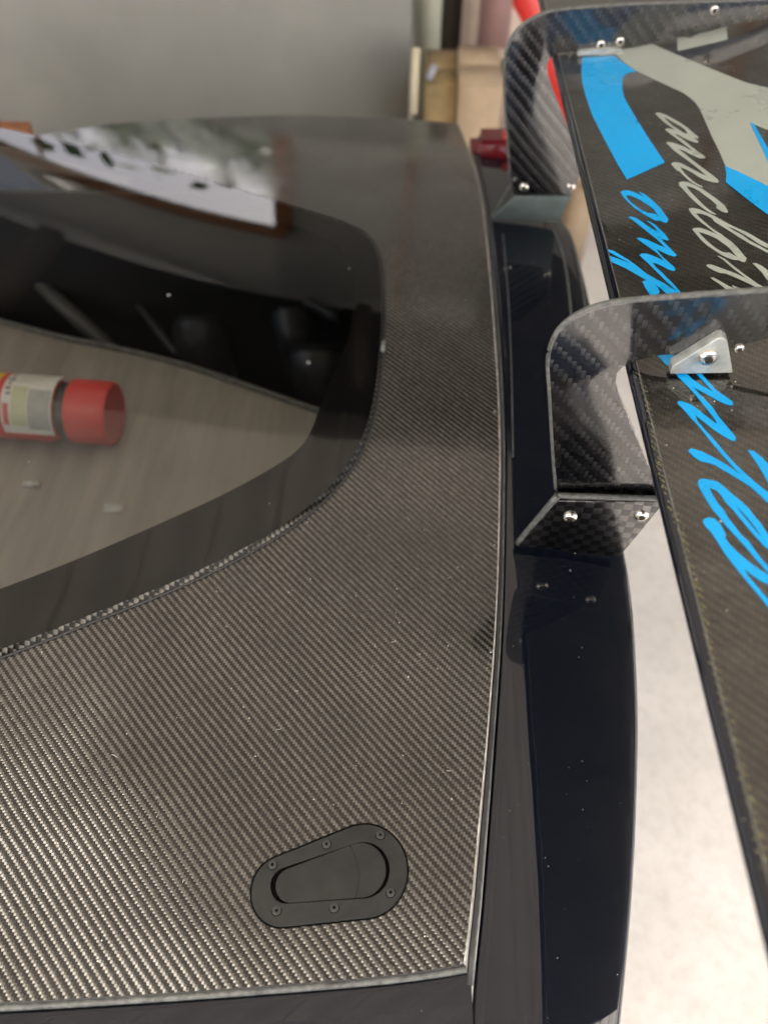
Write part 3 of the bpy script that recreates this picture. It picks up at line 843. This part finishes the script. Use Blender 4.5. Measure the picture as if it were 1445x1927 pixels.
# --- rear wing
WY0, WY1 = .0, 1.78
WX1 = .60
def wing_section():
    top = []; bot = []
    for k in range(26):
        x = WX0 + .006 + (WX1 - WX0 - .006) * (k / 25) ** 1.2; top.append((x, wing_z(x)))
    th = .013
    for k in range(20):
        x = WX1 - .002 - (WX1 - WX0 - .010) * (k / 19); s = (x - WX0) / (WX1 - WX0)
        bot.append((x, wing_z(x) - .003 - th * math.sin(math.pi * min(1, (1 - s) ** .7 * .95 + .03)) - .006 * (1 - s)))
    nose = []
    zc = wing_z(WX0 + .006) - .0062; 
    for k in range(1, 10):
        a = R(270 - 180 * k / 10 + 0); nose.append((WX0 + .0062 + .0062 * math.cos(a) * 1.0, zc + .0062 * math.sin(a)))
    return top + bot + nose
sec = wing_section()
ysw = [WY0 + (WY1 - WY0) * k / 40 for k in range(41)]
vs = [(x, y, z) for y in ysw for x, z in sec]; n = len(sec); fs = []
for i in range(len(ysw) - 1):
    for k in range(n):
        l = (k + 1) % n; fs.append((i * n + k, i * n + l, (i + 1) * n + l, (i + 1) * n + k))
fs.append(tuple(range(n))); fs.append(tuple((len(ysw) - 1) * n + k for k in reversed(range(n))))
me = from_lists(vs, fs)
bm = bmesh.new(); bm.from_mesh(me); bmesh.ops.recalc_face_normals(bm, faces=bm.faces)
for e in bm.edges: e.smooth = not (len(e.link_faces) == 2 and e.calc_face_angle(0) > R(35))
bm.to_mesh(me); bm.free()
wing = link('rear_wing', me, M['wing_carbon'], car)
tag(wing, 'woven carbon rear wing with blue and grey script')
tube('wing_edge_strip', [(WX0 + .0070, y, wing_z(WX0 + .0070) + .0003) for y in ysw], .0006, M['seal_grey'], wing, seg=6)
tube('leading_edge', [(WX0 + .0058, y, wing_z(WX0 + .006) - .0062) for y in ysw], .0066, M['black_paint'], wing, seg=20)

# vinyl graphics, measured from enlarged views of the photograph
FR = {'A': (1020, 50, 3.4), 'G1': (1220, 200, 9.03), 'G2': (1265, 300, 8.028), 'G3': (1285, 410, 9.03), 'B': (1130, 350, 8.376),
      'C': (1180, 620, 5.453), 'D': (1220, 860, 6.022), 'Q': (750, 0, 2.079), 'N': (0, 0, 1)}
def dec(*segs):
    out = []
    for f, pts in segs:
        ox, oy, s = FR[f]
        out += [Vector(on_h(ox + x / s, oy + y / s, wing_z)[:2]) for x, y in pts]
    return out
def decal(name, outline, mat, hole=None, label=None, dz=.0005):
    outline = [Vector((max(p.x, WX0 + .0065), p.y)) for p in outline]
    def clean(l):
        o = [l[0]]
        for p in l[1:]:
            if (p - o[-1]).length > 2e-4: o.append(p)
        if (o[0] - o[-1]).length < 2e-4: o.pop()
        return o
    o = sheet(name, clean(outline), [clean(hole)] if hole else [], wing_z, .02, mat, wing, dz=dz, skirt=.0003)
    if label: o['label'] = label
    return o
decal('stripe', dec(('A', [(255, 200), (460, 190), (520, 235), (600, 290), (560, 294), (530, 308), (512, 335), (510, 400), (522, 450), (540, 490), (600, 590), (680, 720), (782, 870), (690, 912), (540, 980), (480, 880), (400, 730), (320, 570), (275, 440), (254, 350), (250, 280)])), M['blue'], label='curved blue vinyl stripe')
decal('panel_graphic', dec(('A', [(470, 178), (540, 130), (660, 90), (760, 140), (880, 190), (1050, 260), (1300, 360), (1445, 395), (1900, 500), (1900, 880), (1445, 665), (1325, 618), (1445, 875), (1700, 1280), (1445, 1025), (1170, 895), (1130, 800), (1080, 700), (1030, 580), (1000, 520), (975, 485), (940, 455), (900, 425), (760, 360), (600, 285), (520, 230)])), M['pale'], label='broad pale grey vinyl graphic')
decal('stripe', dec(('A', [(1325, 618), (1350, 626), (1445, 790), (1750, 1280), (1700, 1310), (1445, 875)])), M['blue'], label='thin blue vinyl stripe', dz=.0009)
decal('stripe', dec(('G2', [(785, 108), (1000, 200), (1250, 320), (1445, 420), (1900, 640), (1900, 1180), (1445, 850), (1200, 670), (1000, 510), (795, 350), (806, 270), (803, 190)])), M['blue'], label='wedge shaped blue vinyl stripe', dz=.0009)
decal('tape_patch', dec(('Q', [(1088, 142), (1140, 150), (1200, 118), (1280, 105), (1285, 155), (1190, 178), (1090, 200)])), M['pale'])
# grey script
decal('letter', dec(('G1', [(110, 130), (140, 112), (200, 118), (290, 148), (380, 200), (500, 265), (600, 330), (700, 410), (780, 480), (835, 520), (842, 545), (820, 552), (755, 540), (790, 565), (830, 595), (840, 615), (820, 628), (760, 612), (690, 585), (600, 545), (520, 500), (430, 465), (480, 510), (560, 560), (640, 620), (720, 690), (800, 750), (880, 810), (960, 865), (950, 885), (880, 892), (800, 862), (700, 815), (600, 762), (490, 722), (560, 775), (640, 840), (740, 920), (850, 1005), (960, 1090), (1080, 1175), (1170, 1250), (1190, 1285), (1160, 1303), (1060, 1290), (930, 1250), (830, 1195), (720, 1120), (600, 1062), (530, 1040), (560, 1090), (640, 1180), (740, 1270), (830, 1330), (912, 1365), (905, 1385), (850, 1370), (760, 1320), (680, 1265), (600, 1190), (520, 1110), (480, 1095), (430, 1050), (380, 985), (400, 960), (450, 955), (540, 970), (640, 1020), (760, 1085), (880, 1145), (975, 1185), (860, 1080), (760, 1000), (640, 910), (520, 825), (430, 760), (360, 690), (295, 625), (330, 612), (400, 625), (500, 655), (620, 705), (750, 778), (680, 710), (590, 640), (520, 585), (430, 520), (340, 455), (275, 400), (300, 382), (350, 385), (430, 400), (475, 420), (400, 370), (330, 320), (250, 260), (180, 200)])),
      M['pale'], hole=dec(('G1', [(250, 190), (330, 225), (440, 290), (550, 350), (610, 395), (650, 450), (650, 480), (580, 450), (500, 400), (420, 350), (340, 280)])))
decal('letter', dec(('G2', [(90, 355), (150, 338), (230, 350), (330, 395), (450, 455), (560, 530), (680, 615), (780, 700), (820, 765), (835, 800), (810, 810), (750, 795), (700, 765), (655, 735), (665, 700), (640, 670), (560, 600), (480, 545), (400, 480), (300, 430), (205, 400), (230, 450), (300, 530), (370, 600), (450, 680), (540, 760), (620, 810), (655, 835), (640, 840), (560, 815), (480, 760), (390, 690), (300, 610), (230, 540), (160, 460), (100, 400)])), M['pale'])
decal('letter', dec(('G2', [(245, 745), (300, 738), (400, 758), (500, 800), (640, 865), (760, 935), (880, 1000), (1000, 1055), (1130, 1110), (1300, 1210), (1445, 1290), (1700, 1430), (1700, 1495), (1445, 1350), (1300, 1280), (1150, 1180), (1050, 1120), (940, 1060), (810, 1005), (900, 1070), (1050, 1150), (1150, 1225), (1300, 1305), (1445, 1385), (1700, 1530), (1700, 1575), (1445, 1425), (1300, 1345), (1150, 1270), (1000, 1180), (850, 1080), (740, 1010), (640, 950), (610, 920), (600, 895), (500, 845), (420, 822), (350, 820), (400, 880), (480, 950), (560, 1020), (640, 1080), (740, 1140)]),
                    ('G3', [(700, 330), (800, 400), (900, 490), (970, 570), (1030, 650), (1075, 690), (1045, 755), (990, 750), (940, 720), (860, 720), (740, 680), (640, 630), (520, 550), (400, 470), (300, 380), (210, 270), (150, 200), (190, 175), (290, 175), (400, 215), (500, 255), (590, 295), (500, 235), (400, 150), (300, 80), (200, 0)]),
                    ('G2', [(290, 830), (250, 775)])), M['pale'],
      hole=dec(('G3', [(260, 245), (330, 262), (430, 295), (560, 355), (650, 420), (740, 480), (830, 570), (850, 600), (915, 668), (860, 640), (770, 590), (730, 600), (650, 580), (560, 530), (460, 450), (360, 360), (290, 290)])))
decal('letter', dec(('G3', [(575, 650), (610, 655), (700, 700), (800, 780), (900, 860), (1000, 940), (1100, 1010), (1250, 1120), (1445, 1230), (1600, 1320), (1600, 1400), (1350, 1260), (1250, 1200), (1150, 1140), (1000, 1070), (850, 1000), (700, 945), (620, 940), (520, 900), (430, 850), (385, 815), (410, 795), (480, 800), (600, 845), (700, 880), (850, 935), (960, 985), (1070, 1035), (960, 950), (850, 870), (760, 790), (680, 720)])), M['pale'])
decal('letter', dec(('G3', [(460, 1020), (510, 1020), (620, 1080), (740, 1150), (870, 1210), (820, 1160), (850, 1155), (940, 1200), (1030, 1280), (1120, 1400), (900, 1400), (800, 1290), (700, 1200), (600, 1120), (520, 1070)])), M['pale'])
decal('letter', dec(('G3', [(1175, 775), (1230, 775), (1330, 820), (1445, 910), (1560, 1000), (1560, 1250), (1445, 1090), (1380, 1000), (1330, 930), (1250, 850)])), M['pale'])
# blue script
decal('letter', dec(('B', [(305, 100), (350, 78), (440, 75), (530, 105), (620, 150), (690, 180), (640, 140), (590, 95), (680, 130), (760, 190), (850, 270), (940, 360), (1010, 460), (1065, 530), (1035, 585), (980, 575), (940, 550), (850, 545), (750, 490), (640, 430), (520, 340), (430, 260), (350, 170)])), M['blue'],
      hole=dec(('B', [(400, 150), (470, 155), (540, 185), (640, 235), (750, 310), (830, 370), (870, 430), (920, 500), (860, 450), (790, 435), (750, 435), (660, 395), (560, 330), (470, 260), (410, 190)])))
decal('letter', dec(('B', [(430, 495), (480, 485), (560, 515), (650, 570), (740, 640), (820, 690), (890, 725), (860, 670), (790, 605), (715, 550), (780, 570), (860, 620), (940, 700), (1010, 770), (1070, 855), (1040, 860), (940, 830), (1000, 900), (1080, 980), (1150, 1050), (1195, 1100), (1150, 1115), (1060, 1090), (960, 1040), (870, 990), (930, 1080), (1000, 1150), (1080, 1220), (1150, 1280), (1178, 1325), (1130, 1345), (1060, 1320), (970, 1270), (870, 1225), (810, 1210), (860, 1280), (940, 1350), (1020, 1430), (1110, 1520), (1200, 1620), (1320, 1750), (1380, 1830), (1180, 1830), (1100, 1755), (1020, 1690), (930, 1610), (840, 1550), (900, 1610), (925, 1680), (900, 1700), (930, 1740), (960, 1790), (990, 1850), (830, 1850), (800, 1770), (750, 1690), (700, 1610), (650, 1510), (720, 1490), (600, 1420), (480, 1350), (370, 1290), (260, 1240), (160, 1200), (150, 1180), (135, 1110), (155, 1113), (260, 1150), (380, 1195), (480, 1240), (400, 1190), (280, 1130), (170, 1065), (120, 1045), (110, 1005), (120, 1005), (200, 1030), (300, 1090), (420, 1160), (520, 1230), (620, 1310), (720, 1390), (860, 1470), (980, 1530), (1100, 1610), (1190, 1665), (1120, 1590), (1020, 1500), (920, 1400), (820, 1300), (740, 1220), (660, 1150), (605, 1095), (640, 1070), (720, 1070), (800, 1100), (900, 1140), (990, 1185), (940, 1120), (870, 1050), (760, 970), (660, 900), (560, 825), (620, 822), (720, 850), (840, 905), (930, 945), (1010, 975), (960, 920), (880, 840), (800, 780), (700, 700), (600, 620), (500, 540)])), M['blue'])
decal('letter', dec(('C', [(290, 262), (480, 262), (490, 300), (470, 330), (420, 380), (370, 340), (340, 300)])), M['blue'])
decal('letter', dec(('C', [(470, 420), (580, 420), (620, 470), (660, 510), (760, 580), (880, 645), (800, 560), (700, 455), (670, 420), (725, 420), (755, 455), (830, 540), (900, 620), (1000, 690), (1070, 740), (1085, 775), (1050, 782), (960, 750), (850, 690), (760, 640), (670, 595), (780, 710), (870, 800), (920, 880), (985, 960), (1060, 1050), (1110, 1115), (1105, 1145), (1070, 1145), (980, 1095), (880, 1030), (780, 950), (690, 880), (720, 950), (800, 1040), (900, 1150), (1000, 1270), (1100, 1380), (1200, 1475)]),
                    ('D', [(1200, 290), (1355, 410), (1500, 530), (1500, 650), (1355, 530), (1250, 430), (1150, 340), (1040, 270), (940, 210), (840, 150), (740, 90), (680, 70)]),
                    ('C', [(750, 1355), (680, 1310), (620, 1250), (650, 1222), (760, 1255), (870, 1310), (980, 1370), (1100, 1450), (1150, 1490), (1050, 1380), (960, 1280), (850, 1150), (740, 1010), (640, 900), (560, 810), (510, 760), (520, 738), (560, 740), (650, 775), (740, 840), (830, 910), (915, 975), (905, 940), (860, 880), (790, 790), (700, 680), (600, 570), (520, 490)])), M['blue'])
decal('letter', dec(('C', [(1230, 1240), (1290, 1250), (1380, 1320), (1445, 1390), (1600, 1500), (1600, 1900), (1500, 1700), (1400, 1500), (1320, 1370)])), M['blue'])
decal('letter', dec(('D', [(550, 290), (575, 255), (620, 247), (700, 265), (780, 285), (860, 350), (950, 430), (1050, 510), (1130, 590), (1200, 680), (1270, 760), (1340, 870), (1450, 1000), (1450, 1100), (1355, 1055), (1290, 1000), (1220, 920), (1140, 830), (1080, 760), (1000, 660), (940, 590), (870, 520), (820, 440), (760, 380), (680, 350), (720, 430), (780, 530), (850, 610), (900, 700), (980, 800), (1050, 890), (1130, 960), (1200, 1060), (1260, 1140), (1355, 1250), (1450, 1350), (1450, 1430), (1355, 1320), (1200, 1150), (1100, 1030), (1000, 920), (880, 790), (800, 690), (720, 600), (640, 470), (570, 350)])), M['blue'],
      hole=dec(('D', [(970, 550), (1050, 620), (1130, 710), (1200, 800), (1250, 870), (1265, 905), (1200, 830), (1110, 720), (1030, 620)])))
decal('letter', dec(('D', [(610, 740), (625, 705), (680, 690), (740, 700), (800, 760), (840, 820), (872, 890), (860, 920), (920, 1000), (1000, 1080), (1100, 1165), (1200, 1240), (1270, 1290), (1355, 1340), (1450, 1400), (1450, 1500), (1355, 1450), (1250, 1400), (1150, 1330), (1080, 1270), (1120, 1350), (1200, 1440), (1280, 1540), (1355, 1620), (1450, 1740), (1450, 1810), (1355, 1710), (1260, 1590), (1150, 1460), (1050, 1340), (960, 1230), (860, 1100), (780, 970), (700, 850), (640, 790)])), M['blue'])
# yellow stitching along the leading edge
vs = []; fs = []
SP = catmull([Vector(on_h(u, v, wing_z)[:2]) for u, v in ((1199, 700), (1214, 745), (1226, 800), (1238, 870), (1252, 915), (1268, 965), (1286, 1015), (1300, 1075), (1317, 1125), (1332, 1195), (1350, 1275), (1372, 1360), (1395, 1450), (1420, 1550), (1440, 1640))], 8)
def uvdir(): return Vector((.6, -1, 0)).normalized()
rnd = random.Random(11)
L = resample(SP, .0009, closed=False)
for k, p in enumerate(L):
    ph = (k % 9) / 9.0
    if rnd.random() < .2: continue
    q = p + Vector(((ph - .5) * .005 + rnd.gauss(0, .0005), rnd.gauss(0, .0003)))
    a = Vector((.5, -.9)).normalized() * rnd.uniform(.0006, .0012); b = Vector((a.y, -a.x)) * .42
    z = wing_z(q.x) + .0004; i0 = len(vs)
    for c_ in (-a, b, a, -b): vs.append((q.x + c_.x, q.y + c_.y, z))
    fs.append((i0, i0 + 1, i0 + 2, i0 + 3))
me = from_lists(vs, fs); bm = bmesh.new(); bm.from_mesh(me); bmesh.ops.recalc_face_normals(bm, faces=bm.faces)
for f in bm.faces:
    if f.normal.z < 0: f.normal_flip()
bm.to_mesh(me); bm.free()
o = link('stitching', me, M['thread'], wing, smooth=False); o['kind'] = 'stuff'

# --- bolts
bolt_me = lathe([(.0073, 0), (.0073, .0008), (.0068, .0024), (.0055, .0036), (.0040, .0041), (.0036, .0041), (.0034, .0018)], 28)
bolt_me.materials.append(M['steel'])
hex_me = lathe([(.0030, -.0005), (.0030, .0032)], 6); hex_me.materials.append(M['socket'])
def bolt(p, nrm, parent, s=1.0):
    q = Vector(nrm).to_track_quat('Z', 'Y').to_euler()
    o = link('bolt', bolt_me, None, parent, loc=p); o.rotation_euler = q; o.scale = (s, s, s)
    h = link('bolt_socket', hex_me, None, parent, loc=p); h.rotation_euler = q; h.scale = (s, s, s)
    return o

# --- near wing upright: vertical carbon plate, foot plate in front
A5 = R(4)
NRM = Vector((-math.sin(A5), -math.cos(A5), 0))
pf = on_z(1070, 1036, Z0 - .004)
F0 = Vector((pf.x, pf.y, 0))
foot_o = [on_plane(u, v, F0, NRM) for u, v in ((1052, 943), (1238, 945), (1246, 950), (1165, 1048), (1070, 1038), (974, 1026), (1046, 946))]
foot = plate('upright_foot', foot_o, NRM, .011, M['foot_carbon'], car, bevel=.0006)
tag(foot, 'checked carbon foot plate of the near wing upright')
# sanded rims of the foot
rim = [on_plane(u, v, F0, NRM) for u, v in ((974, 1027), (1049, 938), (1246, 944))]
tube('foot_rim', resample([rim[0] - NRM * .004, rim[1] - NRM * .004], .01, False), .0042, M['cut_edge'], foot, seg=8)
tube('foot_rim', resample([rim[1] - NRM * .004, rim[2] - NRM * .004], .01, False), .0035, M['cut_edge'], foot, seg=8)
for u, v in ((1072, 972), (1206, 969)):
    bolt(on_plane(u, v, F0, NRM), NRM, foot, 1.12)
U0 = F0 - NRM * .0112
UPR = [(1049, 945), (1048, 925), (1042, 850), (1036, 740), (1033, 690), (1038, 655), (1052, 625), (1078, 602), (1110, 586), (1150, 575), (1200, 569), (1300, 561), (1445, 551), (1640, 540), (1640, 575), (1560, 605), (1445, 636), (1375, 655), (1290, 662), (1240, 669), (1195, 679), (1172, 690), (1160, 703), (1158, 718), (1165, 745), (1200, 830), (1241, 927), (1243, 945)]
def arc_smooth(l, idx):
    return l
up = plate('wing_upright', [on_plane(u, v, U0, NRM) for u, v in UPR], NRM, .0066, M['mount_carbon'], car, bevel=.0005)
tag(up, 'near glossy carbon wing upright')
rimo = catmull([on_plane(u, v, U0, NRM) for u, v in UPR[1:14]], 4)
tube('upright_rim', [p - NRM * .0034 for p in rimo], .0033, M['cut_edge'], up, seg=8)
# aluminium clip that holds the wing
C0 = U0 + NRM * .012
clip_o = [on_plane(u, v, C0, NRM) for u, v in ((1260, 704), (1264, 690), (1300, 668), (1337, 645), (1352, 636), (1360, 636), (1368, 642), (1378, 702))]
cl = plate('wing_clip', clip_o, NRM, .0118, M['alu'], car, bevel=.0009)
tag(cl, 'machined aluminium clip on the near upright')
bolt(on_plane(1331, 671, C0, NRM), NRM, cl, 1.15)
bolt(on_plane(1390, 656, U0, NRM) + NRM * .0002, NRM, up, .62)

# --- far wing upright
NRF = Vector((0, -1, 0)); YF = 1.262
G0 = Vector((0, YF, 0))
UPF = [(968, 372), (962, 340), (957, 270), (952, 200), (950, 140), (952, 105), (960, 80), (975, 58), (1000, 38), (1035, 24), (1080, 18), (1200, 10), (1390, 4), (1600, -6), (1600, 20), (1395, 42), (1330, 60), (1240, 78), (1180, 90), (1120, 96), (1075, 97), (1050, 100), (1036, 108), (1029, 122), (1030, 140), (1040, 170), (1062, 225), (1085, 280), (1098, 315), (1085, 345), (1074, 372)]
upf = plate('wing_upright', [on_plane(u, v, G0, NRF) for u, v in UPF], NRF, .0075, M['mount_carbon'], car, bevel=.0005)
tag(upf, 'far carbon wing upright')
tube('upright_rim', [p - NRF * .004 for p in catmull([on_plane(u, v, G0, NRF) for u, v in UPF[1:14]], 4)], .0034, M['cut_edge'], upf, seg=8)
for u, v in ((985, 352), (1073, 352)): bolt(on_plane(u, v, G0, NRF), NRF, upf, 1.05)
ft = [on_plane(968, 368, G0 - Vector((0, .002, 0)), NRF), on_plane(1072, 368, G0 - Vector((0, .002, 0)), NRF), on_z(1052, 413, Z0 - .012), on_z(927, 406, Z0 - .010)]
nn = (ft[1] - ft[0]).cross(ft[3] - ft[0]).normalized()
if nn.z < 0: nn = -nn
ff = plate('upright_foot', [ft[0], ft[1], ft[2], ft[3]], nn, .005, M['slate'], car, bevel=.0004)
tag(ff, 'slate grey foot of the far wing upright')
a, b = on_plane(969, 334, G0, NRF), ft[3]
tube('foot_rim', resample([a, b], .01, False), .0028, M['cut_edge'], ff, seg=8)
clf = [on_plane(u, v, G0 + Vector((0, -.012, 0)), NRF) for u, v in ((1086, 106), (1090, 98), (1125, 94), (1160, 92), (1172, 96), (1172, 103))]
clb = plate('wing_clip', clf, NRF, .0118, M['alu'], car, bevel=.0006)
for u, v in ((1130, 84), (1166, 78), (1343, 19)): bolt(on_plane(u, v, G0, NRF) + NRF * .0003, NRF, upf, .9)

# ------------------------------------------------------------------ things standing behind the car
def at(u, v, y): return on_y(u, v, y)
p = at(772, 110, 2.5)
pan = empty('grey_panel', (0, 2.5, 0)); tag(pan, 'smooth grey sheet panel standing behind the car', 'panel')
box('sheet', (-3.2, 0, .1), (p.x, .03, 1.22), M['grey_panel'], pan, bevel=.004)
box('foot', (-3.0, -.1, 0), (-2.9, .13, .1), M['dark_wood'], pan); box('foot', (p.x - .15, -.1, 0), (p.x - .05, .13, .1), M['dark_wood'], pan)
def stand(name, label, cat, u0, u1, vtop, y, mat, depth=.12, bev=.01, z1=None, zb=0.0):
    a, b = at(u0, vtop, y), at(u1, vtop, y)
    o = box(name, (a.x, y, zb), (b.x, y + depth, z1 if z1 else a.z), mat, bevel=bev)
    return tag(o, label, cat)
stand('square_post', 'sage painted square post right of the grey panel', 'post', 782, 832, 0, 2.75, M['post'], z1=1.35)
stand('timber_board', 'dark upright timber board between the sage post and the blush panel', 'board', 833, 872, 0, 3.0, M['dark_wood'], depth=.04, z1=1.35)
bl = empty('blush_panel', (0, 2.9, 0)); tag(bl, 'blush pink panel with a dull maroon centre standing behind the wing upright', 'panel')
a, b = at(872, 0, 2.9), at(1035, 0, 2.9)
bb = box('sheet', (a.x, 0, .2), (b.x, .05, 1.35), M['blush'], bl, bevel=.02)
a, b = at(905, 0, 2.88), at(955, 95, 2.88)
box('centre_panel', (a.x, -.012, b.z), (b.x, -.001, 1.30), M['maroon'], bl, bevel=.004)
a = at(870, 145, 2.86); b = at(950, 150, 2.86)
tube('lower_rail', [(a.x, -.05, a.z + .02), ((a.x + b.x) / 2, -.05, a.z - .04), (b.x, -.05, a.z + .05)], .02, M['dark_wood'], bl, seg=10)
# leaning tubes beside the panel
o = tube('cream_pole', [at(778, 215, 2.35), at(783, 90, 2.42)], .012, M['cream_tube'], None); tag(o, 'thin cream pole leaning at the edge of the grey panel', 'pole')
o = tube('strap_end', [at(806, 150, 2.38), at(818, 122, 2.40)], .012, M['blue_grey'], None, flat=.4); tag(o, 'short blue grey strap end beside the cream pole', 'strap')
# extend the pole to the ground
pts = [Vector((.70, 3.06, 0)), at(1098, 345, 3.03), at(1062, 200, 3.0), at(1020, 80, 2.97), at(985, -10, 2.95), at(968, -60, 2.94)]
o = tube('red_pipe', pts, [.06, .06, .062, .065, .065, .065], M['red_paint'], None, seg=18); tag(o, 'red pipe leaning behind the far wing upright', 'pipe')
def carton(name, label, u0, u1, v0, y, mat, dep=.28):
    a, b = at(u0, v0, y), at(u1, v0, y)
    t = empty(name, ((a.x + b.x) / 2, y, 0)); tag(t, label, 'box')
    w_ = (b.x - a.x) / 2
    box('carton_body', (-w_, 0, 0), (w_, dep, a.z - .003), mat, t, bevel=.004)
    box('flap', (-w_, .004, a.z - .003), (w_, dep * .49, a.z), mat, t)
    box('flap', (-w_, dep * .51, a.z - .003), (w_, dep - .004, a.z), mat, t)
carton('cardboard_box', 'tan cardboard box standing right of the brown box', 866, 948, 160, 2.30, M['card'])
carton('cardboard_box', 'old brown cardboard box next to the sage post', 800, 862, 165, 2.36, M['card_dark'])
carton('cardboard_box', 'orange brown block standing in for a reflection behind the far left of the lid', -60, 50, 236, 1.95, M['rust_frame'], dep=.03)  # added block in place of an orange reflection at the lid edge
carton('cardboard_box', 'orange carton seen in the gap right of the far foot', 1076, 1122, 372, 2.5, M['card'], dep=.2)
